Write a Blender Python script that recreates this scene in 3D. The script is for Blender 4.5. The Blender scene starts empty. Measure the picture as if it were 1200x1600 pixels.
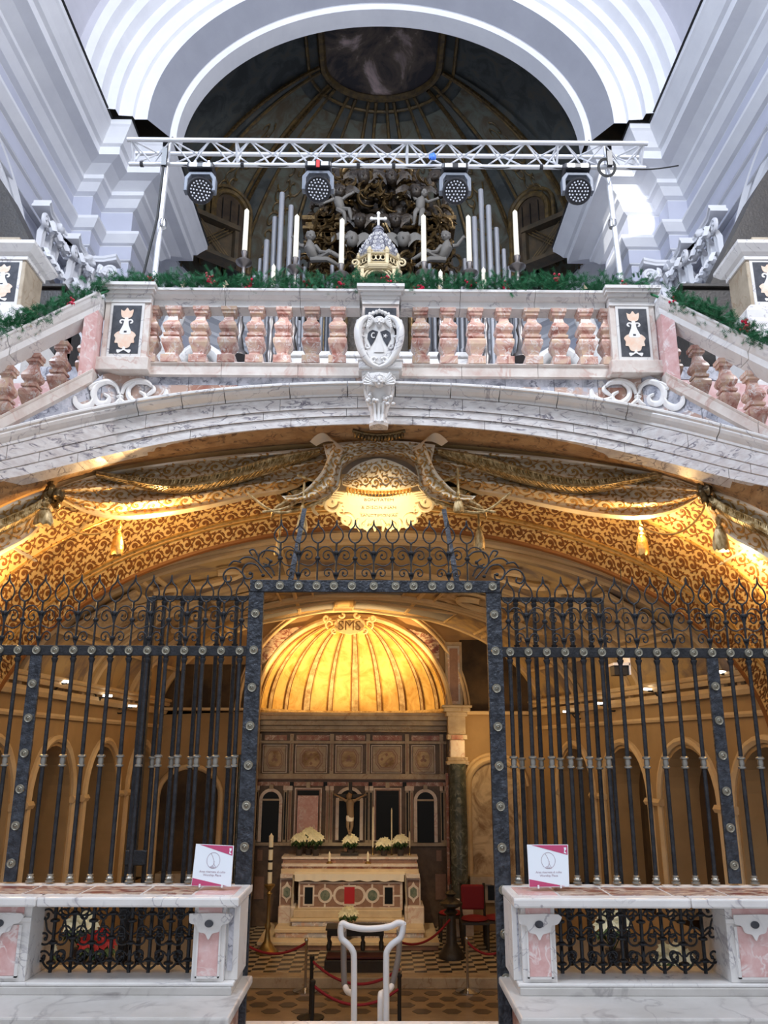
import bpy, math, random
import numpy as np
from mathutils import Vector, Matrix, noise
random.seed(7)
sc = bpy.context.scene
PI = math.pi
# ---------------------------------------------------------------- camera
F, TH, CZ = 1300.0, math.radians(16.09), 1.68
CR = Matrix.Rotation(math.radians(-0.35), 3, 'Z') @ Matrix.Rotation(PI/2 + TH, 3, 'X') @ Matrix.Rotation(math.radians(0.2), 3, 'Z')
cd = bpy.data.cameras.new('camera'); cam = bpy.data.objects.new('camera', cd); sc.collection.objects.link(cam)
cam.matrix_world = Matrix.Translation((0, 0, CZ)) @ CR.to_4x4()
cd.sensor_fit = 'AUTO'; cd.sensor_width = 36; cd.lens = F/1600*36; cd.clip_end = 200; cd.clip_start = .05
sc.camera = cam
def U(px, py, Y):
    d = CR @ Vector(((px-600)/F, -(py-800)/F, -1)); s = Y/d.y
    return Vector((d.x*s, Y, CZ + d.z*s))
def gx(x):
    d = max(0, abs(x)-2.33); return 7 - 1.9*d*d/(d+.35)
def UG(px, py, off=0):
    Y = 7.
    for _ in range(30): Y = .5*Y + .5*(gx(U(px, py, Y).x) + off)
    return U(px, py, Y)
# ---------------------------------------------------------------- light and exposure
sc.view_settings.view_transform = 'Standard'; sc.view_settings.look = 'None'
sc.view_settings.exposure = 0.0; sc.view_settings.gamma = 1; sc.view_settings.use_curve_mapping = False
w = bpy.data.worlds.new('world'); sc.world = w; w.use_nodes = True
w.node_tree.nodes['Background'].inputs[0].default_value = (.85, .90, 1, 1)
w.node_tree.nodes['Background'].inputs[1].default_value = .66
def lamp(name, kind, loc, power, col, size=.2, to=None, spot=1.2, size_y=None, blend=.6):
    l = bpy.data.lights.new(name, kind); l.energy = power; l.color = col
    if kind == 'AREA':
        l.size = size
        if size_y: l.shape = 'RECTANGLE'; l.size_y = size_y
    elif kind == 'SUN': l.angle = size
    else: l.shadow_soft_size = size
    if kind == 'SPOT': l.spot_size = spot; l.spot_blend = blend
    o = bpy.data.objects.new(name, l); sc.collection.objects.link(o); o.location = loc
    if to: o.rotation_euler = (Vector(to) - Vector(loc)).to_track_quat('-Z', 'Y').to_euler()
    return o
WARM = (1, .62, .24); WARM2 = (1, .72, .4)
# daylight from the high windows of the nave
lamp('window_daylight', 'AREA', (6.0, 1, 14.5), 1950, (.97, .97, 1), 4, (-4, 15, 14), size_y=3)
lamp('window_daylight', 'AREA', (-6.0, 1, 14.5), 1950, (.74, .84, 1), 4, (5, 14, 11), size_y=3)
lamp('window_sunbeam', 'SPOT', (-6.5, -8, 18), 70000, (1, .98, .93), .03, U(968, 338, 17), .052, blend=.1)
# the warm lamps of the crypt and its arch
LAMPS = [(U(235, 822, 7.75), 38, .04), (U(12, 915, 7.05), 50, .04), (U(1002, 822, 7.75), 34, .04), (U(1142, 890, 7.2), 38, .04), (U(300, 850, 7.9), 5, .04), (U(880, 850, 7.9), 5, .04)]
for p, e, s in LAMPS: lamp('arch_lamp', 'POINT', p, e, WARM, s)
lamp('cartouche_lamp', 'SPOT', (0, 7.25, 3.2), 95, (1, .76, .42), .04, (0, 7.85, 3.97), 1.25, blend=.8)
lamp('conch_lamp', 'SPOT', (-2.05, 14.5, 2.55), 330, WARM, .05, (-.6, 15.6, 3.7), 1.5)
lamp('conch_lamp', 'SPOT', (1.02, 14.5, 2.55), 430, WARM, .05, (-.4, 15.6, 3.7), 1.5)
lamp('altar_lamp', 'SPOT', (-.5, 11.0, 3.4), 330, (1, .78, .5), .12, (-.5, 14.4, -.5), .62)
for x in (-3, 3): lamp('crypt_lamp', 'AREA', (x*.8, 11.5, 2.6), 5, WARM2, 1.0, (x*1.2, 11.5, 1))
lamp('crypt_lamp', 'AREA', (.2, 12.6, 3.6), 8, WARM2, 1.6, (0, 12.6, 0))
lamp('vault_lamp', 'POINT', (-1.9, 10.6, 2.9), 9, WARM2, .1); lamp('vault_lamp', 'POINT', (1.6, 10.6, 2.9), 9, WARM2, .1)
lamp('chapel_lamp', 'POINT', (1.7, 14.4, 1.9), 16, WARM, .1)
# ---------------------------------------------------------------- helpers
class MB:
    def __init__(s): s.v = []; s.f = []
    def add(s, vs, fs):
        n = len(s.v); s.v.extend([tuple(p) for p in vs]); s.f.extend([tuple(i+n for i in f) for f in fs]); return s
    def box(s, x0, x1, y0, y1, z0, z1):
        return s.add([(x, y, z) for x in (x0, x1) for y in (y0, y1) for z in (z0, z1)],
                     [(0,1,3,2), (4,6,7,5), (0,4,5,1), (2,3,7,6), (0,2,6,4), (1,5,7,3)])
    def rings(s, rs, closed=True, caps=True):
        n = len(rs[0]); vs = [p for r in rs for p in r]; fs = []
        m = n if closed else n-1
        for k in range(len(rs)-1):
            for i in range(m):
                j = (i+1) % n; fs.append((k*n+i, k*n+j, (k+1)*n+j, (k+1)*n+i))
        if caps and closed: fs.append(tuple(range(n))[::-1]); fs.append(tuple((len(rs)-1)*n+i for i in range(n)))
        return s.add(vs, fs)
    def tube(s, pts, r, n=8, closed=False, caps=True, flat=1):
        pts = [Vector(p) for p in pts]; N = len(pts)
        if not hasattr(r, '__len__'): r = [r]*N
        t0 = (pts[1]-pts[0]).normalized(); up = Vector((0,0,1)) if abs(t0.z) < .9 else Vector((0,1,0))
        a = t0.cross(up).normalized(); rs = []
        for i in range(N):
            t = (pts[(i+1) % N]-pts[i-1]) if closed else (pts[min(i+1, N-1)]-pts[max(i-1, 0)])
            if t.length < 1e-9: t = t0
            t.normalize(); a = (a - t*a.dot(t)).normalized(); b = t.cross(a)
            rs.append([pts[i]+(a*math.cos(q*2*PI/n)+b*math.sin(q*2*PI/n)*flat)*r[i] for q in range(n)])
        if closed: rs.append(rs[0]); caps = False
        return s.rings(rs, True, caps)
    def lathe(s, prof, c=(0,0,0), n=16, ax=None, rot=0, fx=1, fy=1):
        c = Vector(c); M = Matrix.Identity(3) if ax is None else Vector((0,0,1)).rotation_difference(Vector(ax)).to_matrix()
        return s.rings([[c + M @ Vector((r*fx*math.cos(2*PI*i/n+rot), r*fy*math.sin(2*PI*i/n+rot), z)) for i in range(n)] for r, z in prof])
    def sq(s, prof, c=(0,0,0), rot=0, fx=1, fy=1):
        return s.lathe([(r*1.41421, z) for r, z in prof], c, 4, None, PI/4+rot, fx, fy)
    def prism(s, poly, o, u, v, d):
        o, u, v = Vector(o), Vector(u), Vector(v); n = u.cross(v).normalized()
        A = [o+u*p[0]+v*p[1] for p in poly]; B = [q+n*d for q in A]; k = len(poly)
        return s.add(A+B, [tuple(range(k))[::-1], tuple(range(k, 2*k))]+[(i, (i+1) % k, k+(i+1) % k, k+i) for i in range(k)])
    def blob(s, c, r, seg=10, rn=7, amp=0, fr=3, rot=None):
        c = Vector(c); r = Vector(r if hasattr(r, '__len__') else (r, r, r)); rs = []
        M = rot or Matrix.Identity(3)
        for j in range(rn+1):
            ph = -PI/2+PI*j/rn; row = []
            for i in range(seg):
                d = Vector((math.cos(ph)*math.cos(2*PI*i/seg), math.cos(ph)*math.sin(2*PI*i/seg), math.sin(ph)))
                k = 1+(amp*noise.noise((d+c)*fr) if amp else 0)
                row.append(c + M @ Vector((d.x*r.x*k, d.y*r.y*k, d.z*r.z*k)))
            rs.append(row)
        return s.rings(rs, True, False)
    def grid(s, fn, nu, nv):
        vs = [fn(i/nu, j/nv) for i in range(nu+1) for j in range(nv+1)]
        return s.add(vs, [(i*(nv+1)+j, (i+1)*(nv+1)+j, (i+1)*(nv+1)+j+1, i*(nv+1)+j+1) for i in range(nu) for j in range(nv)])
    def rib(s, pts, wd, fn, h=.01):
        """flat ribbon through 2D pts (half widths wd) laid by fn(u,v)->(point, normal), raised by h"""
        N = len(pts)
        if not hasattr(wd, '__len__'): wd = [wd]*N
        rs = []
        for i in range(N):
            a = pts[max(i-1, 0)]; b = pts[min(i+1, N-1)]; dx, dy = b[0]-a[0], b[1]-a[1]; l = math.hypot(dx, dy) or 1
            nx, ny = -dy/l*wd[i], dx/l*wd[i]
            p, n1 = fn(pts[i][0]+nx, pts[i][1]+ny); q, n2 = fn(pts[i][0]-nx, pts[i][1]-ny)
            p, q = Vector(p), Vector(q); n1, n2 = Vector(n1), Vector(n2)
            m = (p+q)/2 + (n1+n2)/2*h*1.25
            rs.append([p-n1*.002, p+n1*h*.6, m, q+n2*h*.6, q-n2*.002])
        return s.rings(rs, False)
    def build(s, name, mat, parent=None, smooth=False, kind=None, bev=0):
        me = bpy.data.meshes.new(name)
        o = Vector((0,0,0))
        if parent is not None:
            q = parent
            while q is not None: o = o+q.location; q = q.parent
        vs = s.v if o.length == 0 else [(a-o.x, b-o.y, c-o.z) for a, b, c in s.v]
        me.from_pydata(vs, [], s.f); me.materials.append(M[mat] if isinstance(mat, str) else mat)
        if smooth: me.polygons.foreach_set('use_smooth', [True]*len(me.polygons))
        me.update()
        ob = bpy.data.objects.new(name, me); sc.collection.objects.link(ob)
        if smooth and smooth != 2:
            me.set_sharp_from_angle(angle=math.radians(45))
        if parent is not None: ob.parent = parent
        if kind: ob['kind'] = kind
        if bev:
            b = ob.modifiers.new('b', 'BEVEL'); b.width = bev; b.segments = 2; b.limit_method = 'ANGLE'
        return ob
def T(name, label, cat, loc=(0,0,0), group=None):
    o = bpy.data.objects.new(name, None); sc.collection.objects.link(o); o.location = loc; o.empty_display_size = .1
    return tag(o, label, cat, group)
def tag(o, label, cat, group=None):
    o['label'] = label; o['category'] = cat
    if group: o['group'] = group
    return o
def inst(src, parent, loc, rotz=0, name=None, scale=None):
    c = src.copy(); sc.collection.objects.link(c); c.parent = parent
    if name: c.name = name
    o = Vector(loc); q = parent
    while q is not None: o = o-q.location; q = q.parent
    c.location = o; c.rotation_euler = (0, 0, rotz)
    if scale: c.scale = scale
    return c
def kids(o): return [c for c in sc.objects if c.parent == o]
def dup(root, loc, rotz=0, label=None, group=None, sx=1):
    ch = {}
    for c in bpy.data.objects:
        if c.parent is not None: ch.setdefault(c.parent.name, []).append(c)
    def cp(o, par):
        c = o.copy(); sc.collection.objects.link(c); c.parent = par
        for k in ch.get(o.name, []): cp(k, c)
        return c
    r = cp(root, None); r.location = loc; r.rotation_euler = (0, 0, rotz); r.scale = (sx*root.scale[0], root.scale[1], root.scale[2])
    if label: r['label'] = label
    if group: r['group'] = group
    return r
def flat(o, u=(1,0,0), v=(0,0,1)):
    o, u, v = Vector(o), Vector(u), Vector(v); n = u.cross(v).normalized()
    return lambda a, b: (o+u*a+v*b, n)
def spiral(cx, cy, r0, r1, a0, a1, n=18):
    return [(cx+(r0+(r1-r0)*i/n)*math.cos(a0+(a1-a0)*i/n), cy+(r0+(r1-r0)*i/n)*math.sin(a0+(a1-a0)*i/n)) for i in range(n+1)]
def taper(n, a, b, e=0): return [a*math.sin(PI*(.5*0+(i/(n-1))*.85+.12))+b for i in range(n)]
# ---------------------------------------------------------------- materials
M = {}
def mat(name, col, rough=.5, metal=0, col2=None, scale=3, dist=0, veins=None, vs=2, vw=.06, bump=0, bs=30, emit=None, rand=0, spec=None, lo=.35, hi=.65, stretch=None, col3=None):
    m = bpy.data.materials.new(name); m.use_nodes = True; nt = m.node_tree; N = nt.nodes; L = nt.links
    b = N['Principled BSDF']; b.inputs['Roughness'].default_value = rough; b.inputs['Metallic'].default_value = metal
    if spec is not None: b.inputs['Specular IOR Level'].default_value = spec
    tc = N.new('ShaderNodeTexCoord'); out = tc.outputs['Object']
    if stretch:
        mp = N.new('ShaderNodeMapping'); mp.inputs['Scale'].default_value = stretch; L.new(out, mp.inputs[0]); out = mp.outputs[0]
    if rand:
        oi = N.new('ShaderNodeObjectInfo'); ma = N.new('ShaderNodeVectorMath'); ma.operation = 'ADD'
        mu = N.new('ShaderNodeMath'); mu.operation = 'MULTIPLY'; mu.inputs[1].default_value = 40
        L.new(oi.outputs['Random'], mu.inputs[0]); L.new(out, ma.inputs[0]); L.new(mu.outputs[0], ma.inputs[1]); out = ma.outputs[0]
    c4 = lambda c: (c[0], c[1], c[2], 1)
    cur = None
    if col2:
        n = N.new('ShaderNodeTexNoise'); n.inputs['Scale'].default_value = scale; n.inputs['Detail'].default_value = 7; n.inputs['Distortion'].default_value = dist; n.inputs['Roughness'].default_value = .62
        L.new(out, n.inputs['Vector'])
        r = N.new('ShaderNodeValToRGB'); e = r.color_ramp.elements; e[0].position = lo; e[0].color = c4(col); e[1].position = hi; e[1].color = c4(col2)
        if col3: x = e.new((lo+hi)/2); x.color = c4(col3)
        L.new(n.outputs[0], r.inputs[0]); cur = r.outputs[0]
    if veins:
        n = N.new('ShaderNodeTexNoise'); n.inputs['Scale'].default_value = vs; n.inputs['Detail'].default_value = 5; n.inputs['Distortion'].default_value = 1.2
        L.new(out, n.inputs['Vector'])
        a = N.new('ShaderNodeMath'); a.operation = 'SUBTRACT'; a.inputs[1].default_value = .5; L.new(n.outputs[0], a.inputs[0])
        a2 = N.new('ShaderNodeMath'); a2.operation = 'ABSOLUTE'; L.new(a.outputs[0], a2.inputs[0])
        r = N.new('ShaderNodeMapRange'); r.inputs[1].default_value = 0; r.inputs[2].default_value = vw; r.inputs[3].default_value = 1; r.inputs[4].default_value = 0; L.new(a2.outputs[0], r.inputs[0])
        # break the veins up so they do not run everywhere
        n3 = N.new('ShaderNodeTexNoise'); n3.inputs['Scale'].default_value = vs*1.3; L.new(out, n3.inputs['Vector'])
        r3 = N.new('ShaderNodeMapRange'); r3.inputs[1].default_value = .42; r3.inputs[2].default_value = .6; L.new(n3.outputs[0], r3.inputs[0])
        mm = N.new('ShaderNodeMath'); mm.operation = 'MULTIPLY'; L.new(r.outputs[0], mm.inputs[0]); L.new(r3.outputs[0], mm.inputs[1])
        x = N.new('ShaderNodeMix'); x.data_type = 'RGBA'; L.new(mm.outputs[0], x.inputs[0])
        if cur: L.new(cur, x.inputs[6])
        else: x.inputs[6].default_value = c4(col)
        x.inputs[7].default_value = c4(veins); cur = x.outputs[2]
    if rand:
        hs = N.new('ShaderNodeHueSaturation'); mr = N.new('ShaderNodeMapRange'); mr.inputs[3].default_value = 1-rand; mr.inputs[4].default_value = 1+rand*.6
        L.new(oi.outputs['Random'], mr.inputs[0]); L.new(mr.outputs[0], hs.inputs['Value'])
        if cur: L.new(cur, hs.inputs['Color'])
        else: hs.inputs['Color'].default_value = c4(col)
        cur = hs.outputs[0]
    if cur: L.new(cur, b.inputs['Base Color'])
    else: b.inputs['Base Color'].default_value = c4(col)
    if bump:
        n = N.new('ShaderNodeTexNoise'); n.inputs['Scale'].default_value = bs; n.inputs['Detail'].default_value = 4; L.new(out, n.inputs['Vector'])
        bb = N.new('ShaderNodeBump'); bb.inputs['Strength'].default_value = bump; bb.inputs['Distance'].default_value = .02; L.new(n.outputs[0], bb.inputs['Height']); L.new(bb.outputs[0], b.inputs['Normal'])
    if emit: b.inputs['Emission Color'].default_value = c4(col); b.inputs['Emission Strength'].default_value = emit
    M[name] = m; return m
mat('white_stucco', (.80,.81,.84), .7, col2=(.73,.74,.78), scale=1.2, bump=.15, bs=8)
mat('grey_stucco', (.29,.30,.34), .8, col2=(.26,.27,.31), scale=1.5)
mat('lilac_stucco', (.56,.58,.68), .8, col2=(.52,.54,.64), scale=1)
mat('vault_stucco', (.62,.62,.68), .8, col2=(.56,.56,.62), scale=1)
mat('white_marble', (.80,.785,.765), .3, veins=(.35,.33,.36), vs=3.5, vw=.018, col2=(.71,.69,.67), scale=5)
mat('veined_marble', (.82,.80,.785), .28, veins=(.16,.14,.18), vs=4.5, vw=.04, col2=(.64,.59,.57), scale=9, stretch=(1,1,2.6))
mat('cream_marble', (.80,.74,.68), .3, veins=(.60,.42,.36), vs=4, vw=.05, col2=(.66,.56,.50), scale=6)
mat('grey_marble', (.60,.60,.65), .3, veins=(.12,.12,.16), vs=9, vw=.06, col2=(.30,.31,.36), scale=7, lo=.42, hi=.6)
mat('mixed_marble', (.52,.35,.28), .3, veins=(.85,.80,.76), vs=8, vw=.05, col2=(.45,.45,.50), scale=3, lo=.46, hi=.54, rand=.1)
mat('baluster_marble', (.42,.17,.13), .25, veins=(.85,.78,.74), vs=11, vw=.05, col2=(.72,.52,.36), scale=5, dist=1.5, rand=.35, lo=.36, hi=.64, col3=(.66,.42,.34))
mat('pink_marble', (.66,.36,.34), .3, veins=(.86,.76,.74), vs=7, vw=.05, col2=(.78,.54,.52), scale=10, rand=.06)
mat('red_marble', (.30,.10,.07), .3, veins=(.75,.62,.55), vs=7, vw=.04, col2=(.46,.28,.20), scale=9)
mat('mosaic_marble', (.20,.06,.045), .3, veins=(.75,.66,.58), vs=16, vw=.05, col2=(.55,.42,.33), scale=9, dist=1.5, lo=.44, hi=.56, stretch=(.5,1,1))
mat('slate_inlay', (.03,.033,.043), .3, col2=(.07,.075,.09), scale=12)
mat('peach_inlay', (.86,.58,.42), .35, col2=(.88,.74,.62), scale=14)
mat('ivory_inlay', (.88,.86,.84), .35)
mat('aged_marble', (.50,.42,.31), .35, veins=(.3,.2,.12), vs=4, vw=.03, col2=(.34,.27,.19), scale=4)
mat('soffit_marble', (.52,.33,.17), .4, veins=(.10,.05,.03), vs=6, vw=.05, col2=(.36,.2,.09), scale=6, stretch=(1,1,3))
mat('damask', (.80,.60,.30), .5, col2=(.70,.47,.19), scale=3, bump=.2, bs=12)
mat('damask_brown', (.19,.075,.02), .6)
mat('brocade', (.78,.70,.57), .45, col2=(.66,.54,.36), scale=4, bump=.3, bs=10)
mat('brocade_gold', (.50,.28,.07), .4, .35)
mat('gilt', (.85,.58,.22), .32, .85, col2=(.55,.32,.1), scale=20, bump=.3, bs=40)
mat('feather_gilt', (.60,.46,.24), .45, .3, col2=(.28,.17,.05), scale=26, lo=.4, hi=.58, stretch=(1,1,.4))
mat('dark_carving', (.04,.027,.016), .4, .3, col2=(.014,.01,.007), scale=12, bump=.6, bs=25)
mat('old_gilt', (.20,.125,.045), .3, .7, col2=(.06,.04,.02), scale=14, bump=.4, bs=30)
mat('fresco', (.05,.055,.053), .8, col2=(.10,.095,.075), scale=1.6, dist=.8, lo=.4, hi=.62, col3=(.08,.09,.086))
mat('fresco_panel', (.135,.145,.115), .8, col2=(.10,.075,.045), scale=1.7, dist=1.2, lo=.42, hi=.6, rand=.1)
mat('fresco_brown', (.11,.075,.04), .8, col2=(.055,.045,.03), scale=3)
mat('fresco_cloud', (.05,.045,.05), .8, col2=(.75,.58,.55), scale=.75, dist=.9, lo=.44, hi=.68, col3=(.17,.13,.10))
mat('rib_gilt', (.21,.135,.045), .5, .2, col2=(.07,.05,.028), scale=6)
mat('conch_gold', (.86,.66,.26), .55, col2=(.62,.38,.09), scale=3.2, dist=1, bump=.3, bs=18, lo=.42, hi=.66)
mat('conch_rib', (.74,.64,.42), .5, col2=(.36,.25,.12), scale=9)
mat('ochre_plaster', (.44,.30,.155), .8, col2=(.34,.23,.115), scale=1.4, bump=.15, bs=6)
mat('ochre_light', (.72,.57,.36), .75, col2=(.6,.44,.25), scale=2.5, bump=.15, bs=9)
mat('fresco_faded', (.62,.5,.34), .8, col2=(.25,.16,.09), scale=2.2, dist=1.5, lo=.42, hi=.62)
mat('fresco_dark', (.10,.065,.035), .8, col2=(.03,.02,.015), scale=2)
mat('vault_fresco', (.55,.40,.2), .8, col2=(.24,.19,.17), scale=1.1, dist=1, lo=.45, hi=.6)
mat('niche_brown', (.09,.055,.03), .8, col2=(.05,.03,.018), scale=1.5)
mat('iron', (.014,.015,.018), .45, .4, col2=(.032,.034,.04), scale=25, bump=.35, bs=60)
mat('iron_strap', (.022,.025,.032), .38, .45, col2=(.075,.085,.105), scale=22, bump=.7, bs=45, lo=.4, hi=.7)
mat('rosette', (.33,.31,.25), .38, .75, bump=.2, bs=60)
mat('knob_metal', (.30,.285,.25), .38, .8)
mat('black', (.012,.012,.013), .5)
mat('black_wood', (.02,.017,.015), .45, col2=(.035,.028,.022), scale=10, bump=.2)
mat('truss_metal', (.72,.73,.76), .35, .35)
mat('lamp_grey', (.16,.18,.22), .45, .1)
mat('lamp_black', (.02,.02,.025), .35)
mat('lens', (.75,.78,.85), .1, .2)
mat('blue_label', (.05,.18,.7), .5); mat('red_tape', (.6,.03,.03), .5)
mat('cable', (.02,.02,.02), .6)
mat('pipe_metal', (.27,.275,.295), .42, .35, rand=.12)
mat('candle_wax', (.90,.84,.66), .45)
mat('pewter', (.20,.18,.17), .32, .8)
mat('silver', (.42,.42,.46), .35, .55, bump=.8, bs=50, col2=(.16,.16,.19), scale=30, lo=.45, hi=.55)
mat('cream_gilt', (.66,.55,.34), .4, .15)
mat('cross_white', (.85,.83,.8), .4)
mat('stone_grey', (.14,.13,.115), .6, bump=.2)
mat('fir', (.012,.12,.04), .6, rand=0, col2=(.02,.18,.07), scale=30); mat('berry', (.62,.01,.06), .3); mat('bow', (.85,.72,.5), .5)
mat('leaf', (.03,.075,.02), .6); mat('petal', (.95,.90,.62), .5, emit=0); mat('petal_red', (.6,.04,.03), .5); mat('pot', (.05,.04,.04), .5)
mat('brass', (.34,.24,.10), .35, .85); mat('chrome', (.6,.6,.6), .15, 1); mat('rope_red', (.25,.01,.02), .8); mat('velvet', (.21,.006,.015), .75)
mat('white_paint', (.86,.87,.89), .3); mat('rail_grey', (.28,.26,.25), .4, .3)
mat('cloth_white', (.88,.82,.7), .7); mat('skin_wood', (.30,.21,.13), .6)
mat('altar_brown', (.33,.20,.15), .4, col2=(.26,.15,.11), scale=12); mat('dark_green_marble', (.045,.06,.055), .25, veins=(.25,.27,.22), vs=5, vw=.05, col2=(.11,.12,.10), scale=9)
mat('black_marble', (.010,.013,.016), .35, spec=.2)
mat('wall_brown', (.17,.11,.07), .4, col2=(.09,.06,.04), scale=7); mat('red_inlay', (.45,.02,.03), .4); mat('green_inlay', (.08,.13,.10), .3, col2=(.25,.28,.22), scale=20)
mat('step_stone', (.72,.6,.42), .4, col2=(.6,.48,.32), scale=5); mat('tile_dark', (.05,.045,.04), .25); mat('tile_light', (.55,.46,.34), .25)
mat('floor_brown', (.36,.26,.15), .3, col2=(.24,.17,.10), scale=3); mat('floor_dark', (.10,.075,.05), .3)
mat('paving', (.55,.53,.5), .35, col2=(.45,.43,.41), scale=3)
mat('maroon', (.06,.008,.012), .7); mat('worn_marble', (.60,.58,.555), .35, veins=(.35,.33,.32), vs=3, vw=.05, col2=(.50,.48,.45), scale=3)
mat('sign_white', (.80,.86,.92), .3); mat('sign_wine', (.50,.06,.16), .3); mat('sign_ink', (.42,.30,.36), .5); mat('acrylic', (.8,.8,.82), .1)
mat('cool_lamp', (1,.96,.88), .5, emit=6)
mat('cartouche_stone', (.82,.68,.42), .5, bump=.2, bs=15); mat('ink', (.12,.07,.03), .6); mat('drape_stone', (.62,.5,.36), .6)
# ================================================================ UPPER CHURCH
def offs(path, e, closed=False):
    out = []; n = len(path)
    for i in range(n):
        ds = []
        for a, b in ((i-1, i), (i, i+1)):
            if a >= 0 and b < n:
                d = Vector((path[b][0]-path[a][0], path[b][1]-path[a][1])).normalized(); ds.append(Vector((d.y, -d.x)))
        if len(ds) == 2:
            m = ds[0]+ds[1]; m = m/ (1+ds[0].dot(ds[1])) if ds[0].dot(ds[1]) > -.9 else ds[0]
        else: m = ds[0]
        out.append((path[i][0]+m.x*e, path[i][1]+m.y*e))
    return out
def mould(path, prof, mb=None):
    mb = mb or MB(); cols = []
    for e, z in prof:
        q = offs(path, e); cols.append([(x, y, z) for x, y in q])
    return mb.rings([[c[i] for c in cols] for i in range(len(path))], False, False)
half = [(-7.2, 1.5), (-7.2, 16.6), (-6.75, 16.6), (-6.75, 17.2), (-6.0, 17.2), (-6.0, 19.0), (-7.05, 19.0)]
ell = [(-7.05*math.cos(a), 20.4+5.6*math.sin(a)) for a in [PI*i/36 for i in range(0, 37)]]
LP = half + ell[:19]; RP = [(-x, y) for x, y in LP][::-1]
Z = CZ
EP = [(0,10.55),(.12,10.55),(.12,10.95),(.18,10.97),(.18,11.35),(.26,11.38),(.38,11.55),(.38,11.62),(.1,11.66),(.1,12.32),(.22,12.36),(.34,12.52),(.42,12.56),(.42,12.66),(.5,12.7),(.66,12.78),(.9,12.82),(.9,13.02),(.98,13.05),(1.04,13.16),(1.16,13.34),(1.2,13.38),(1.2,13.5),(0,13.56)]
EP = [(e, z+Z) for e, z in EP]
for nm, pth in (('wall_left', LP), ('wall_right', RP)):
    wl = mould(pth, [(0, 0), (0, 5.0), (0, 10.56+Z), (0, 19.2)]).build(nm, 'lilac_stucco', kind='structure')
    mould(pth, EP).build('entablature', 'white_stucco', wl)
    for e0, za, zb2 in ((.125, 10.56, 10.93), (.185, 10.99, 11.33), (.105, 11.7, 12.3)): mould(pth, [(e0, za+Z), (e0, zb2+Z)]).build('painted_band', 'lilac_stucco', wl)
    e = offs(pth, 1.21); MB().tube([(x, y, 13.53+Z) for x, y in e], .028, 5).build('edge_netting', 'black', wl)
    s = 1 if pth is LP else -1
    # moulded arch of the side chapel and its wall panel
    for r, wd, h in ((3.3, .10, .12), (3.0, .17, .09), (2.72, .05, .14)):
        pts = [(12.0+r*math.cos(a), 7.75+Z+r*math.sin(a)) for a in [PI*i/40 for i in range(41)]]
        MB().rib(pts, wd, flat((-7.2*s, 0, 0), (0, 1, 0), (0, 0, 1)) if s > 0 else (lambda a, b: (Vector((7.2, a, b)), Vector((-1, 0, 0)))), h).build('arch_moulding', 'white_stucco', wl)
    k = MB()
    for q in range(9): k.blob((-7.1*s, 11.7+random.uniform(-.4, .4), 11.05+Z+random.uniform(-.4, .3)), (.12, .14, .18), 8, 6, .5)
    k.tube([(-7.0*s, 11.7+p[0], 10.9+Z+p[1]) for p in spiral(0, 0, .05, .35, 0, 9)], .06, 6)
    k.build('keystone_carving', 'white_stucco', wl, True)
    def capital(o, u, n, w_, h, name='pilaster_capital'):
        o, u, n = Vector(o), Vector(u), Vector(n); zz = Vector((0, 0, 1)); m = MB()
        def at(a, b, c): return o+u*a+zz*b+n*c
        for row, (nb, zb, lh) in enumerate(((4, 0, .48), (3, h*.3, .52))):
            for i in range(nb):
                a = (i-(nb-1)/2)*w_/nb*.95; ps = []
                for k2 in range(8):
                    t = k2/7; out = .06+.10*t+.22*max(0, t-.55)*2.2+row*.04; up = zb+h*lh*(math.sin(min(t, .86)*PI/2/.86)-max(0, t-.86)*1.6)
                    hw = w_/nb*.5*(1-.35*t)*(1+.18*math.sin(k2*2.6))
                    ps.append([at(a-hw, up, out-.04), at(a-hw*.4, up+.02, out+.03), at(a, up+.03, out), at(a+hw*.4, up+.02, out+.03), at(a+hw, up, out-.04)])
                m.rings(ps, False)
                m.blob(at(a, zb+h*lh*.86, .30+row*.04), (.09, .09, .075), 8, 6, .3)
        for sg in (-1, 1):
            m.tube([at(sg*(w_*.46-p[0]*sg*0)+p[0]*sg, h*.80+p[1], .24) for p in spiral(0, 0, .03, .16, 0, 10, 22)], .045, 6)
        m.blob(at(0, h*.9, .3), (.13, .13, .1), 8, 6, .6, 6)
        for a in (-.25, .25): m.blob(at(a*w_, h*.82, .26), (.09, .07, .12), 8, 6, .6, 6)
        b = MB(); A = [at(-w_*.62, h*.93, 0), at(-w_*.62, h*.93, .36), at(-w_*.3, h*.93, .27), at(w_*.3, h*.93, .27), at(w_*.62, h*.93, .36), at(w_*.62, h*.93, 0)]
        b.rings([A, [p+zz*.05 for p in A], [p+zz*.07+n*.03 for p in A], [p+zz*.13+n*.03 for p in A]])
        m.v, m.f = (m.add(b.v, b.f)).v, m.f
        m.build(name, 'white_stucco', wl, True)
    # pilasters: on the nave side and on the pier front
    def shaft(x0, x1, y0, y1):
        MB().box(min(x0*s, x1*s), max(x0*s, x1*s), y0, y1, 0, 8.95+Z).build('pilaster', 'white_stucco', wl, bev=.02)
    shaft(-7.3, -6.95, 14.4, 15.35); shaft(-7.3, -6.75, 15.35, 16.6); shaft(-6.8, -6.1, 16.5, 17.3)
    capital((-6.95*s, 14.95, 8.75+Z), (0, 1, 0), (s, 0, 0), 1.1, 1.8)
    capital((-6.75*s, 16.05, 8.75+Z), (0, 1, 0), (s, 0, 0), 1.1, 1.8)
    capital((-6.42*s, 16.5, 8.75+Z), (1, 0, 0), (0, -1, 0), .95, 1.8)
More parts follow.
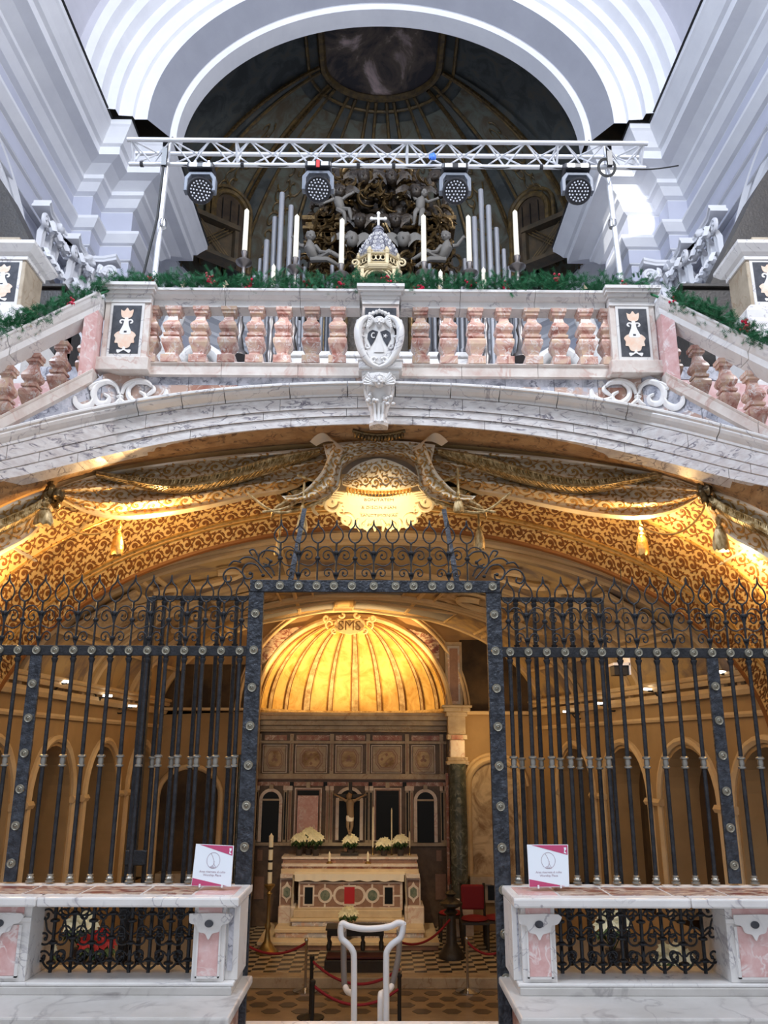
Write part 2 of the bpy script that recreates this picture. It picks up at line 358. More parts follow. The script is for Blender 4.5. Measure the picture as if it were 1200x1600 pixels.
    # stepped wall bands of the choir sides seen under the entablature
    mould(pth, [(0, 8.3+Z), (.16, 8.35+Z), (.22, 8.5+Z), (.3, 8.55+Z), (.3, 8.7+Z), (0, 8.75+Z)]).build('string_course', 'white_stucco', wl)
# the great arch before the choir
AP = [(4.70,3.80,16.5),(4.70,3.80,16.0),(4.84,3.94,15.98),(4.84,3.94,15.95),(5.2,4.28,15.4),(5.48,4.55,15.4),(5.5,4.58,15.3),(5.55,4.6,15.3),(5.8,4.9,15.28),(5.82,4.95,15.1),(6.02,5.2,15.08),(6.06,5.28,14.8),(6.24,5.6,14.78),(6.28,5.66,14.5),(6.42,5.95,14.4)]
def arc(a, b, y, t): return (-a*math.cos(t), y, 13.5+Z+b*math.sin(t))
def archband(p, nm, mt, n=64, par=None, **k):
    return MB().rings([[arc(a, b, y, PI*i/n) for a, b, y in p] for i in range(n+1)], False).build(nm, mt, par, kind=k.get('kind'))
ar = archband(AP[4:], 'trim_1', 'white_stucco', kind='structure')
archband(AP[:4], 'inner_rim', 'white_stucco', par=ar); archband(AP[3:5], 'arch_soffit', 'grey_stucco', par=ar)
archband([(6.42,5.95,14.4),(6.6,6.15,14.4),(6.6,6.15,13.2),(6.5,6.0,13.1),(6.5,6.0,5)], 'ceiling', 'vault_stucco', kind='structure')
archband([(4.7,3.8,16.5),(9,9,16.5)], 'wall_back', 'fresco_brown', kind='structure')
archband([(6.42,5.95,14.45),(9.2,9,14.45)], 'wall_front', 'vault_stucco', kind='structure')
# frescoed half dome
def dplan(u):      # u 0..1 round the apse
    L1 = 4.6; Lc = 17.0; tot = 2*L1+Lc; s_ = u*tot
    if s_ < L1: return (-5.95, 15.8+s_)
    if s_ > L1+Lc: return (5.95, 15.8+tot-s_)
    a = PI*(s_-L1)/Lc; return (-5.95*math.cos(a), 20.4+4.55*math.sin(a))
def dome(u, t, off=0):
    x, y = dplan(u); cy = min(y, 18.7); k = 1-math.cos(t)
    p = Vector((x*(1-k), y+(cy-y)*k, 13.45+Z+5.6*math.sin(t)))
    if off:
        c = Vector((0, min(y, 17.5), 13+Z)); p = p+(c-p).normalized()*off
    return p
H = PI/2
dm = MB().grid(lambda u, v: dome(u, v*H), 120, 40).build('choir_dome', 'fresco', None, True)
tag(dm, 'dark frescoed half dome with gilded ribs above the organ pipes', 'dome')
def uphi(d): return (4.6+17.0*(90+d)/180)/(2*4.6+17.0)
tc_ = math.radians(73.5)
MB().grid(lambda u, v: dome(u, tc_+v*(H-tc_), .06), 90, 14).build('painted_sky', 'fresco_cloud', dm, True)
MB().tube([dome(i/120, tc_, .1) for i in range(121)], .11, 6).build('ring_moulding', 'rib_gilt', dm, True)
MB().tube([dome(i/120, tc_-.07, .08) for i in range(121)], .05, 6).build('ring_moulding', 'rib_gilt', dm, True)
bands = [(-5, 5), (12, 25), (33, 50), (59, 80)]; bands = bands+[(-b, -a) for a, b in bands[1:]]
for a, b in bands:
    MB().grid(lambda u, v: dome(uphi(a+1+(b-a-2)*u), .03+v*(tc_-.16), .07), 8, 24).build('dome_panel', 'fresco_panel', dm, True)
    for q in (a, b):
        MB().tube([dome(uphi(q), i/24*(tc_-.02), .1) for i in range(25)], .05, 6).build('gilt_rib', 'rib_gilt', dm, True)
    fl = MB()
    for k in range(11):
        t = .15+k*.075; c_ = (a+b)/2
        for sg in (-1, 1):
            fl.rib(spiral(0, 0, .02, .22+.1*(k % 3), k, k+4.5*sg, 10), .035, lambda p, q: (dome(uphi(c_+sg*2+p*9), t+q*.18, .1), Vector((0, -.5, -.8))), .03)
    fl.build('painted_scrolls', 'rib_gilt' if abs(a) > 20 else 'fresco_brown', dm)
for q in (-8.5, 8.5, 29, -29, 54, -54, 86, -86):
    wdt = 2.3 if abs(q) < 10 else 3
    MB().grid(lambda u, v: dome(uphi(q-wdt+2*wdt*u), v*(tc_-.08), .12), 3, 20).build('dome_pilaster', 'fresco', dm, True)
    if abs(q) > 80 or abs(q) == 54:
        MB().tube([dome(uphi(q-3), i/24*(tc_-.02), .15) for i in range(25)], .06, 6).build('gilt_rib', 'old_gilt', dm, True)
# windows of the dome with lattice boxes over the cornice
for s in (-1, 1):
    b = MB(); c = Vector((s*4.55, 21.55, 13.7+Z)); n = Vector((-s*.62, -.78, 0)).normalized(); u = Vector((-n.y, n.x, 0))
    wdn = T('dome_window', 'dark arched window with a shuttered sill box in the dome, %s of the organ' % ('left' if s < 0 else 'right'), 'window', c)
    fr = [(-.55, 0), (-.55, 1.9)]+[(-.55*math.cos(PI*i/12), 1.9+.6*math.sin(PI*i/12)) for i in range(13)]+[(.55, 1.9), (.55, 0)]
    b.prism(fr, c, u, (0, 0, 1), .05).build('window_opening', 'fresco_dark', wdn)
    MB().tube([c+u*x+Vector((0, 0, z))+n*.08 for x, z in fr], .09, 6).build('window_frame', 'rib_gilt', wdn, True)
    MB().tube([c+u*x*1.3+Vector((0, 0, z*1.08))+n*.03 for x, z in fr], .07, 6).build('window_frame', 'rib_gilt', wdn, True)
    for k in range(1, 4): MB().tube([c+u*(k-2)*.27+n*.1, c+u*(k-2)*.27+n*.1+Vector((0, 0, 2.2))], .015, 4).build('window_bar', 'black', wdn)
    c2 = Vector((s*4.95, 20.95, 13.56+Z)); bx = T('lattice_balcony', 'brown wooden lattice box on the cornice, %s end of the choir' % ('left' if s < 0 else 'right'), 'balcony', c2)
    q = MB()
    for (a0, a1, z0, z1, d0, d1) in ((-.8, .8, 0, .12, -.1, .35), (-.8, .8, 1.1, 1.25, -.1, .35), (-.8, -.68, .12, 1.1, 0, .28), (.68, .8, .12, 1.1, 0, .28), (-.7, .7, .1, 1.1, 0, .08)):
        vs = [c2+u*a+n*d+Vector((0, 0, z)) for a in (a0, a1) for d in (d0, d1) for z in (z0, z1)]
        q.add(vs, [(0,1,3,2), (4,6,7,5), (0,4,5,1), (2,3,7,6), (0,2,6,4), (1,5,7,3)])
    q.build('box_frame', 'fresco_brown', bx)
    la = MB()
    for k in range(-9, 10):
        for sg in (-1, 1):
            a0 = k*.12; p0 = [(a0-sg*.5, .14), (a0+sg*.5, 1.08)]
            if abs(p0[0][0]) < .68 and abs(p0[1][0]) < .68: la.tube([c2+u*x+n*.2+Vector((0, 0, z)) for x, z in p0], .014, 4)
    la.build('lattice', 'rib_gilt', bx)
# presbytery deck
MB().box(-7.2, 7.2, 7.75, 24, 4.3, 5.1).build('floor_presbytery', 'paving', kind='structure')
# ---- high altar tiers behind the balustrade
YA = 12.2
ha = T('high_altar', 'white marble tiered altar seen between the balusters under the organ', 'altar', (0, YA, 5.1))
for i, (hw, y0, z1) in enumerate(((2.3, 11.15, 6.9), (2.0, 11.45, 7.2), (1.75, 11.75, 7.45), (1.5, 11.95, 7.75))):
    q = MB(); q.box(-hw, hw, y0, 13.2, 5.1 if i == 0 else z1-.5, z1-.08); q.box(-hw-.05, hw+.05, y0-.05, 13.25, z1-.08, z1)
    q.build('altar_tier', 'white_marble', ha, bev=.012)
for s in (-1, 1):
    for k in range(3):
        q = MB().tube([(s*(2.75+p[0]*1.1), 11.4+k*.12, 6.95+p[1]*1.6) for p in spiral(0, 0, .05, .42, s*0, 9.5, 30)], [.05+.05*i/30 for i in range(31)], 8)
        if k != 1: q.build('marble_volute', 'white_marble', ha, True)
    MB().tube([(s*(3.1+.3*math.sin(t*PI)), 11.4, 5.2+t*2.9) for t in [i/12 for i in range(13)]], .13, 8, flat=1.6).build('marble_volute', 'white_marble', ha, True)
    for k in range(4): MB().box(s*(1.95+k*.42)-.16, s*(1.95+k*.42)+.16, 11.0, 11.3, 5.1, 6.5-.15*k).build('altar_pedestal', 'white_marble', ha, bev=.02)
    for k in (0, 1):
        MB().box(min(s*1.2, s*2.1), max(s*1.2, s*2.1), 10.9-.25*k, 11.2, 6.2-.3*k, 6.3-.3*k).build('altar_step', 'white_marble', ha, bev=.01)
# ---- organ pipes
YP = 13.9
og = T('pipe_organ', 'grey metal organ pipes in two stepped banks behind the tall candles', 'organ', (0, YP, 5.1))
PL = [(398, 427), (407, 405), (417, 376), (430, 340), (441, 302), (455, 322), (467, 392), (476, 418), (504, 430), (512, 433), (519, 415)]
PR = [(671, 413), (678, 422), (714, 437), (720, 428), (726, 405), (741, 340), (751, 297), (763, 322), (775, 357), (787, 390), (795, 417), (803, 437), (705, 425)]
for i, (px, py) in enumerate(PL+PR):
    p = U(px, py, YP+.14*(i % 2)); r = .052 if 380 > py else .04
    zb = 7.3; MB().lathe([(.012, zb-.5), (r, zb), (r, p.z-.03), (r*.96, p.z), (r*.8, p.z), (r*.8, p.z-.1)], (p.x, p.y, 0), 14).build('organ_pipe', 'pipe_metal', og, True)
for i, px in enumerate(list(range(423, 560, 8))+list(range(624, 760, 8))):
    p = U(px, 480, YP-.25); ztop = 8.55+.15*math.sin(i*1.3)
    MB().lathe([(.012, 7.0), (.036, 7.5), (.036, ztop), (.03, ztop)], (p.x, p.y, 0), 10).build('organ_pipe', 'pipe_metal', og, True)
MB().box(-2.6, 2.6, YP+.4, YP+.8, 5.1, 8.4).build('organ_case', 'black_wood', og)
# ---- carved dark retable with glory
YR = 14.6
rt = T('carved_retable', 'dark gilded carved altarpiece with an oval glory of cherubs above the domed tabernacle', 'altarpiece', (0, YR, 5.1))
def R_(px, py, y=YR): return U(px, py, y)
MB().prism([((x-592)/1300*17.4, z) for x, z in ((480, 6.5), (480, 10.0), (505, 11.2), (530, 12.2), (590, 13.0), (652, 12.2), (680, 11.2), (705, 10.0), (705, 6.5))], (0, YR+.55, CZ-.2), (1, 0, 0), (0, 0, 1), -.25).build('backing', 'dark_carving', rt)
for s in (-1, 1):
    for px, wd in ((592+s*63, .30), (592+s*92, .22)):
        for py, e, h in ((356, .12, .10), (363, .05, .12), (371, .10, .07), (377, .02, .12), (393, .08, .05)):
            p = R_(px, py); MB().box(p.x-wd-e, p.x+wd+e, YR-.3-e, YR+.3, p.z-h, p.z).build('entablature', 'old_gilt', rt, bev=.01)
        for k in (-1, 1):
            p = R_(px, 395); MB().lathe([(.09, p.z), (.07, p.z-.12), (.06, p.z-.2), (.075, 7.0), (.11, 6.7)], (p.x+k*wd*.6, YR-.15, 0), 12).build('column', 'old_gilt', rt, True)
c = R_(590, 330); rx, rz = 1.0, 1.25
MB().tube([(c.x+rx*math.cos(a), YR-.1, c.z+rz*math.sin(a)) for a in [2*PI*i/48 for i in range(48)]], .06, 8, True).build('glory_frame', 'old_gilt', rt, True)
ry = MB()
for i in range(44):
    a = 2*PI*i/44+.05; r0, r1 = .35, 1.0+.25*((i*7) % 5)/5
    ry.tube([(c.x+r0*math.cos(a), YR-.15, c.z+r0*1.2*math.sin(a)), (c.x+r1*math.cos(a), YR-.05, c.z+r1*1.2*math.sin(a))], [.03, .008], 5)
ry.build('glory_rays', 'old_gilt', rt)
cl = MB()
for i in range(46):
    a = 2*PI*random.random(); r = random.uniform(.3, 1.1)
    cl.blob((c.x+r*math.cos(a), YR-.1-random.random()*.15, c.z-.3+r*math.sin(a)), (random.uniform(.08, .2),)*3, 9, 6, .5, 4)
cl.build('cloud_carving', 'dark_carving', rt, True)
for s in (-1, 1):
    MB().tube([(c.x+s*(.28+p[0]), YR-.3, c.z+.15+p[1]) for p in spiral(0, 0, .03, .2, 0 if s > 0 else PI, (9 if s > 0 else PI-9), 26)], .03, 6).build('gilt_volute', 'cream_gilt', rt, True)
lf = MB()
for i in range(260):
    px = random.gauss(592, 62); py = random.uniform(268, 445)
    if py > 330 and abs(px-592) < 40: px += 70*(1 if px > 592 else -1)
    if abs(px-592) > (135 if py > 380 else 75+(py-268)*.35): continue
    p = R_(px, py, YR-.2-random.random()*.3); a0 = random.random()*6.3; k = random.choice((-1, 1))
    sp = spiral(0, 0, random.uniform(.12, .26), .02, a0, a0+k*random.uniform(2.2, 4), 9)
    lf.tube([(p.x+x, p.y-.03*j, p.z+z) for j, (x, z) in enumerate(sp)], [.018+.028*math.sin(PI*j/9) for j in range(10)], 5, flat=.6)
lf.build('leaf_carving', 'old_gilt', rt, True, kind='stuff')
lf = MB()
for i in range(200):
    px = random.gauss(592, 70); py = random.uniform(268, 445)
    if abs(px-592) > 120: continue
    p = R_(px, py, YR-.1-random.random()*.3); lf.blob(p, (random.uniform(.05, .14), .08, random.uniform(.05, .16)), 7, 5, .7, 5)
lf.build('foliage_carving', 'dark_carving', rt, True, kind='stuff')
def putto(name, label, px, py, y, s, pose, mt='stone_grey'):
    """small winged child, one continuous body; pose = dict of joint offsets in body heights (u right, v up, w toward the viewer)"""
    c = U(px, py, y); m = MB()
    def P(a): return (c.x+a[0]*s, c.y-a[2]*s, c.z+a[1]*s)
    hip, ch, nk, hd = (0, 0, 0), pose.get('chest', (.02, .24, .02)), pose.get('neck', (.03, .34, .03)), pose.get('head', (.04, .45, .05))
    m.tube([P(p) for p in ((hip[0], -.06, 0), hip, tuple((a+b)/2 for a, b in zip(hip, ch)), ch, nk, hd)], [v*s for v in (.07, .11, .115, .12, .05, .05)], 12)
    m.blob(P(hd), (.085*s, .09*s, .105*s), 14, 10)
    m.blob(P((hd[0], hd[1]+.03, hd[2]-.02)), (.095*s, .09*s, .1*s), 12, 8, .35, 9)
    m.blob(P((hd[0], hd[1]-.015, hd[2]+.09)), (.016*s, .02*s, .025*s), 6, 5)
    for sg in (-1, 1):
        m.blob(P((hd[0]+sg*.04, hd[1]-.035, hd[2]+.055)), (.03*s, .03*s, .03*s), 6, 5)
        m.blob(P((hd[0]+sg*.085, hd[1], hd[2])), (.015*s, .02*s, .025*s), 6, 5)
    for k, sg in (('la', -1), ('ra', 1)):
        el, ha_ = pose[k]; sh = (ch[0]+sg*.11, ch[1]+.02, ch[2])
        m.tube([P(p) for p in (sh, el, ha_)], [v*s for v in (.05, .04, .028)], 8); m.blob(P(ha_), (.035*s,)*3, 8, 6)
        for f in range(4): m.tube([P(ha_), P((ha_[0]+sg*(.05-.01*f), ha_[1]+.02*(f-1), ha_[2]+.03))], [.012*s, .007*s], 5)
    for k, sg in (('ll', -1), ('rl', 1)):
        kn, ft = pose[k]; hp = (sg*.06, -.04, 0)
        m.tube([P(p) for p in (hp, kn, tuple(a*.6+b*.4 for a, b in zip(kn, ft)), ft)], [v*s for v in (.075, .055, .05, .03)], 8); m.tube([P(ft), P((ft[0]+sg*.04, ft[1]-.04, ft[2]+.06))], [.03*s, .02*s], 6)
    o = m.build(name, mt, None, True); tag(o, label, 'statue')
    return o
A1 = dict(chest=(-.06, .2, .04), neck=(-.10, .29, .05), head=(-.13, .39, .08), la=((-.25, .15, .08), (-.40, .06, .1)), ra=((.16, .29, .08), (.30, .36, .1)), ll=((.10, -.22, .1), (.13, -.48, .0)), rl=((.22, -.14, .14), (.27, -.36, .05)))
A2 = dict(chest=(.02, .2, .04), neck=(.06, .29, .05), head=(.10, .38, .08), la=((-.16, .32, .08), (-.12, .50, .1)), ra=((.2, .12, .1), (.42, .20, .12)), ll=((-.12, -.2, .12), (-.15, -.45, .0)), rl=((.03, -.25, .1), (-.02, -.5, .05)))
putto('putto_statue', 'grey carved child angel with outstretched arms over the cornice, near the third tall candle', 532, 325, 14.0, .8, A1)
putto('putto_statue', 'grey carved child angel raising one arm, above the fourth tall candle', 656, 326, 14.0, .8, A2)
B1 = dict(chest=(-.1, .16, .1), neck=(-.10, .28, .12), head=(-.08, .38, .14), la=((-.3, .2, .1), (-.42, .38, .1)), ra=((.12, .02, .15), (.3, -.02, .2)), ll=((.26, -.12, .12), (.5, -.2, .0)), rl=((.3, 0, .2), (.55, -.1, .1)))
B2 = {k: ((-v[0], v[1], v[2]) if not isinstance(v[0], tuple) else None) for k, v in B1.items() if not isinstance(v[0], tuple)}
mx = lambda t: tuple((-a[0], a[1], a[2]) for a in t)
B2.update(la=mx(B1['ra']), ra=mx(B1['la']), ll=mx(B1['rl']), rl=mx(B1['ll']))
putto('angel_statue', 'grey reclining carved angel with one raised arm beside the second tall candle', 492, 402, 13.6, .95, B1)
putto('angel_statue', 'grey reclining carved angel with one raised arm beside the fifth tall candle', 690, 402, 13.6, .95, B2)
for s in (-1, 1):
    for k, (dx, y) in enumerate(((40, 375), (60, 300), (22, 278), (28, 345))):
        c = U(590+s*dx, y, 13.95)
        h = MB().blob(c, (.12, .12, .15), 12, 9); h.blob(c+Vector((0, .02, .05)), (.14, .13, .13), 10, 8, .4, 8); h.blob(c+Vector((0, -.13, -.02)), (.02, .03, .035), 6, 5)
        for sg in (-1, 1):
            h.rings([[c+Vector((sg*(.1+.3*t), .03, .03+.12*math.sin(t*3)+.09*(1-t))), c+Vector((sg*(.1+.3*t), 0, .03+.12*math.sin(t*3))), c+Vector((sg*(.1+.3*t), .03, -.09*(1-t)+.12*math.sin(t*3)-.05))] for t in [i/6 for i in range(7)]], False)
        h.build('cherub_head', 'stone_grey' if k == 0 else 'dark_carving', rt, True)
# ---- domed tabernacle
YT = 12.75
tb = T('domed_tabernacle', 'small gilded temple with pierced silver dome topped by a white cross', 'tabernacle', (0, YT, 7.75))
def zt(py): return U(591, py, YT).z
cx = U(591, 400, YT).x; w1 = 15.2/1300
zr = lambda py, r: U(591, py, YT-r*.92).z
DP = [(.36, 394), (.37, 389), (.345, 382), (.28, 376), (.185, 369), (.12, 362), (.09, 357.5), (.105, 356.5), (.10, 354), (.05, 352.5), (.015, 351)]
MB().lathe([(r, zr(p, r)) for r, p in DP], (cx, YT, 0), 16, rot=PI/16).build('silver_dome', 'silver', tb, True)
rb = MB()
for i in range(8):
    a = PI/8+i*PI/4; rb.tube([(cx+r*math.cos(a), YT+r*math.sin(a), z) for r, z in [(r+.008, zr(p, r)) for r, p in DP[:6]]], .014, 6)
rb.build('dome_rib', 'silver', tb, True)
fil = MB()
for i in range(8):
    a = i*PI/4; u_ = Vector((-math.sin(a), math.cos(a), 0)); n_ = Vector((math.cos(a), math.sin(a), 0))
    for k in range(4):
        r_ = (.35, .31, .235, .15)[k]; z_ = zr((386, 379, 372.5, 365.5)[k], r_)-.0; hw = (.12, .1, .07, .04)[k]
        for sg in (-1, 1): fil.tube([Vector((cx, YT, z_))+n_*(r_+.012-.02*k*q[1])+u_*(sg*(hw*.55+q[0]))+Vector((0, 0, q[1])) for q in spiral(0, 0, .008, .035, 0, 8*sg, 14)], .006, 4)
fil.build('pierced_scrolls', 'cross_white', tb, True)
cr = MB(); zc = U(591, 344, YT).z
for a, b, r in (((0, -.17), (0, .13), .022), ((-.11, .03), (.11, .03), .022)): cr.tube([(cx+a[0], YT, zc+a[1]), (cx+b[0], YT, zc+b[1])], r, 8)
for a in ((0, .14), (-.12, .03), (.12, .03)): cr.blob((cx+a[0], YT, zc+a[1]), .035, 8, 6)
cr.build('cross', 'cross_white', tb, True)
for (z0, z1, r) in ((396, 393, .40), (393, 390, .37), (416, 411, .43), (419, 416, .40), (411, 408, .38)):
    MB().lathe([(r, zr(z0, r)), (r+.02, (zr(z0, r)+zr(z1, r))/2), (r, zr(z1, r))], (cx, YT, 0), 8, rot=PI/8).build('cornice', 'cream_gilt', tb)
MB().lathe([(.31, zr(412, .31)), (.31, zr(394, .31))], (cx, YT, 0), 8, rot=PI/8).build('drum', 'dark_carving', tb)
dr = MB()
for i in range(8):
    a = PI/8+i*PI/4; p = Vector((cx+.37*math.cos(a), YT+.37*math.sin(a), 0))
    dr.sq([(.03, zr(412, .37)), (.03, zr(393, .37)), (.04, zr(392, .37)), (.025, zr(388, .37)), (.01, zr(385, .37))], p, a)
    a = i*PI/4; u_ = Vector((-math.sin(a), math.cos(a), 0)); c_ = Vector((cx, YT, zr(402, .36)))+.34*Vector((math.cos(a), math.sin(a), 0))
    for dx in (-.08, 0, .08): dr.tube([c_+u_*(dx+.038*math.cos(t))+Vector((0, 0, .05*math.sin(t))) for t in [2*PI*j/14 for j in range(14)]], .010, 5, True)
dr.build('drum_tracery', 'cream_gilt', tb, True)
zt = lambda py: U(591, py, YT-.3).z
for sg in (-1, 1):
    MB().sq([(.03, zt(442)), (.03, zt(421)), (.045, zt(420)), (.045, zt(418))], (cx+sg*.27, YT-.3, 0)).build('corner_pillar', 'cream_gilt', tb)
    MB().sq([(.02, zt(442)), (.02, zt(424))], (cx+sg*.42, YT-.15, 0)).build('corner_pillar', 'cream_gilt', tb)
    MB().tube([(cx+sg*(.40+p[0]*sg), YT-.25, zt(408)+p[1]) for p in spiral(0, 0, .015, .08, 0, 8*sg, 18)], .018, 6).build('side_scroll', 'cream_gilt', tb, True)
for r in (.25, .20): MB().tube([(cx+r*math.cos(t), YT-.31, zt(437)+r*.9*math.sin(t)) for t in [PI*j/16 for j in range(17)]], .018, 6).build('arch_band', 'cream_gilt', tb, True)
MB().box(cx-.3, cx+.3, YT-.2, YT+.2, 7.75, zt(419)).build('shrine_body', 'dark_carving', tb)
MB().box(cx-.5, cx+.5, YT-.3, YT+.3, 7.75, zt(440)).build('pedestal', 'dark_carving', tb)
# ---- tall candles
def candlestick(px, top, bot, i, base=7.75, y=12.15, small=False):
    a, b = U(px, top, y), U(px, bot, y); x = U(px, (top+bot)/2, y).x
    which = ['first', 'second', 'third', 'fourth', 'fifth', 'sixth'][i] if not small else ''
    lab = ('tall ivory candle on turned pewter candlestick, %s from the left of six' % which) if not small else 'short ivory candle low behind the garland, %s' % ('under the second tall candle', 'right of the fourth tall candle', 'under the fifth tall candle')[i]
    t = T('candlestick', lab, 'candle', (x, y, base), 'tall altar candles' if not small else 'short altar candles')
    r = .045 if not small else .035
    MB().lathe([(r*.95, b.z-.05), (r, b.z), (r*.92, a.z-.02), (r*.6, a.z), (.006, a.z), (.006, a.z+.03)], (x, y, 0), 12).build('candle', 'candle_wax', t, True)
    k = (b.z-base)/1.5
    MB().lathe([(.16, base), (.16, base+.05), (.09, base+.12), (.04, base+.3*k), (.075, base+.42*k), (.04, base+.5*k), (.03, base+.8*k), (.06, base+.92*k), (.035, base+1.0*k), (.03, b.z-.32), (.05, b.z-.28), (.13, b.z-.23), (.14, b.z-.20), (.05, b.z-.18), (.05, b.z-.14), (.035, b.z-.1), (.055, b.z-.02), (.05, b.z)], (x, y, 0), 16).build('stick', 'pewter', t, True)
for i, v in enumerate(((384, 328, 393), (463, 337, 403), (534, 343, 413), (662, 337, 410), (732.5, 338, 410), (806, 330, 400))): candlestick(*v, i)
for i, v in enumerate(((427, 415, 447), (688.5, 424, 447), (756, 420, 455))): candlestick(*v, i, 6.9, 11.28, True)
# ---- side pedestals far left and right, dark stalls behind
for s, px in ((-1, 20), (1, 1185)):
    c = U(px, 440, 8.6); x = c.x; zz = lambda py: U(px, py, 8.6-.3).z
    t = T('marble_pedestal', 'tall marble pedestal with tulip inlay above the %s end of the garland' % ('left' if s < 0 else 'right'), 'pedestal', (x, 8.6, 4.2))
    MB().sq([(.42, 4.2), (.42, zz(510)), (.36, zz(500)), (.36, zz(488)), (.30, zz(478)), (.26, zz(474)), (.26, zz(473))], (x, 8.6, 0)).build('base', 'white_marble', t)
    MB().box(x-.24, x+.24, 8.36, 8.84, zz(474), zz(399)).build('shaft', 'aged_marble', t, bev=.01)
    MB().sq([(.26, zz(402)), (.26, zz(396)), (.30, zz(393)), (.36, zz(384)), (.36, zz(379)), (.2, zz(378))], (x, 8.6, 0)).build('cap', 'white_marble', t)
    MB().sq([(.1, zz(380)), (.12, zz(370)), (.18, zz(366)), (.18, zz(361)), (.02, zz(360)), (.015, zz(352))], (x+s*.08, 8.6, 0)).build('finial', 'aged_marble', t)
    MB().box(x-.25, x+.25, 8.35, 8.4, zz(398), zz(394)).build('name_strip', 'slate_inlay', t)
    PED = (t, x, 8.36, zz(472), zz(401), .2)
    if s < 0: PED1 = PED
    else: PED2 = PED
    d = U(75 if s < 0 else 1113, 470, 10.2)
    t = T('choir_stall', 'dark wooden choir stall with sloped back beyond the %s stairs' % ('left' if s < 0 else 'right'), 'stall', (d.x, 10.2, 5.1))
    m = MB(); m.add([(d.x+s*a, y, z) for a, z in ((.5, 5.1), (-.35, 5.1), (-.35, d.z-.35), (.15, d.z+.6), (.8, d.z+1.8), (1.9, d.z+3.4), (1.9, 5.1)) for y in (10.0, 10.6)], [])
    n = 7; m.f += [tuple(2*i for i in range(n)), tuple(2*i+1 for i in range(n))[::-1]]+[(2*i, 2*i+1, 2*((i+1) % n)+1, 2*((i+1) % n)) for i in range(n)]
    m.build('stall_back', 'black_wood', t)
    MB().box(d.x-.55, d.x+.35, 9.8, 10.3, 5.1, d.z-.05).build('desk', 'black_wood', t, bev=.02)
    MB().box(d.x-.6, d.x+.4, 9.75, 10.35, d.z-.05, d.z+.0).build('desk_top', 'black_wood', t, bev=.01)
# ---- truss with four moving heads
YT2 = 8.6
tr = T('lighting_truss', 'long silver triangular lattice truss on two poles above the balustrade', 'truss', (0, YT2, 5.1))
A, B = U(205, 236, YT2), U(1005, 240, YT2)
zt1, zb1 = U(592, 230, YT2).z, U(592, 261, YT2).z; x0, x1 = A.x, B.x
ch = [(YT2-.02, zb1), (YT2-.17, zt1-.06), (YT2+.17, zt1+.02)]
for y, z in ch: MB().tube([(x0, y, z), (x1, y, z)], .028, 10).build('chord', 'truss_metal', tr, True)
la = []; n = 26; st = (x1-x0-.1)/n
for i in range(n):
    xa = x0+.05+i*st
    for p, q in ((0, 1), (1, 2), (2, 0)):
        a, b = (p, q) if (i+p) % 2 else (q, p)
        MB().tube([(xa, ch[a][0], ch[a][1]), (xa+st, ch[b][0], ch[b][1])], .011, 6).build('lattice_bar', 'truss_metal', tr)
for xj in (x0+.05, U(372, 245, YT2).x, U(636, 245, YT2).x, U(868, 245, YT2).x, x1-.05):
    for p, q in ((0, 1), (1, 2), (2, 0)): MB().tube([(xj, ch[p][0], ch[p][1]), (xj, ch[q][0], ch[q][1])], .014, 6).build('cross_bar', 'truss_metal', tr)
for px, s in ((260, -1), (949, 1)):
    p = U(px, 262, YT2); b = U(240 if s < 0 else 971, 445, YT2)
    MB().tube([(p.x, YT2, zt1+.02), (p.x, YT2, p.z-.05), (b.x-.0, YT2, b.z), (b.x+s*.05, YT2, 5.1)], .034, 10).build('pole', 'truss_metal', tr, True)
    MB().box(p.x-.03, p.x+.03, YT2-.13, YT2-.08, p.z-.06, zt1-.02).build('pole_clamp', 'lamp_black', tr)
    m = U(254.5 if s < 0 else 957, 350, YT2); MB().lathe([(.045, -.05), (.05, 0), (.045, .05)], (m.x, YT2, m.z), 10).build('pole_coupling', 'chrome', tr, True)
cb = MB()
for xa in [x0+.4+k*.9 for k in range(7)]: cb.tube([(xa+t*.9, YT2-.03, zb1+.03-.06*math.sin(PI*t)) for t in [i/8 for i in range(9)]], .009, 5)
cb.build('cable_run', 'cable', tr)
for px in (222, 315, 379, 480, 560, 615, 700, 845, 880):
    p = U(px, 262, YT2); MB().lathe([(.036, -.02), (.036, .02)], (p.x, YT2-.02, zb1), 8, (1, 0, 0)).build('cable_tie', 'lamp_black', tr)
c = MB().tube([(U(262, 262, YT2).x-.02, YT2-.1, zb1), U(246, 340, YT2-.1), U(225, 425, YT2), U(217, 445, YT2), (U(210, 450, YT2).x, YT2, 5.1)], .016, 6).build('power_cable', 'cable', None, True)
tag(c, 'black cable hanging down beside the left pole of the truss', 'cable')
c = MB()
for k in range(3): c.tube([(U(944, 272, YT2).x+(.09+.01*k)*math.cos(t), YT2-.12, U(944, 272, YT2).z+(.11+.012*k)*math.sin(t)) for t in [2*PI*j/20 for j in range(20)]], .008, 5, True)
tag(c.build('coiled_cable', 'cable', None, True), 'coil of black cable hanging under the right end of the truss', 'cable')
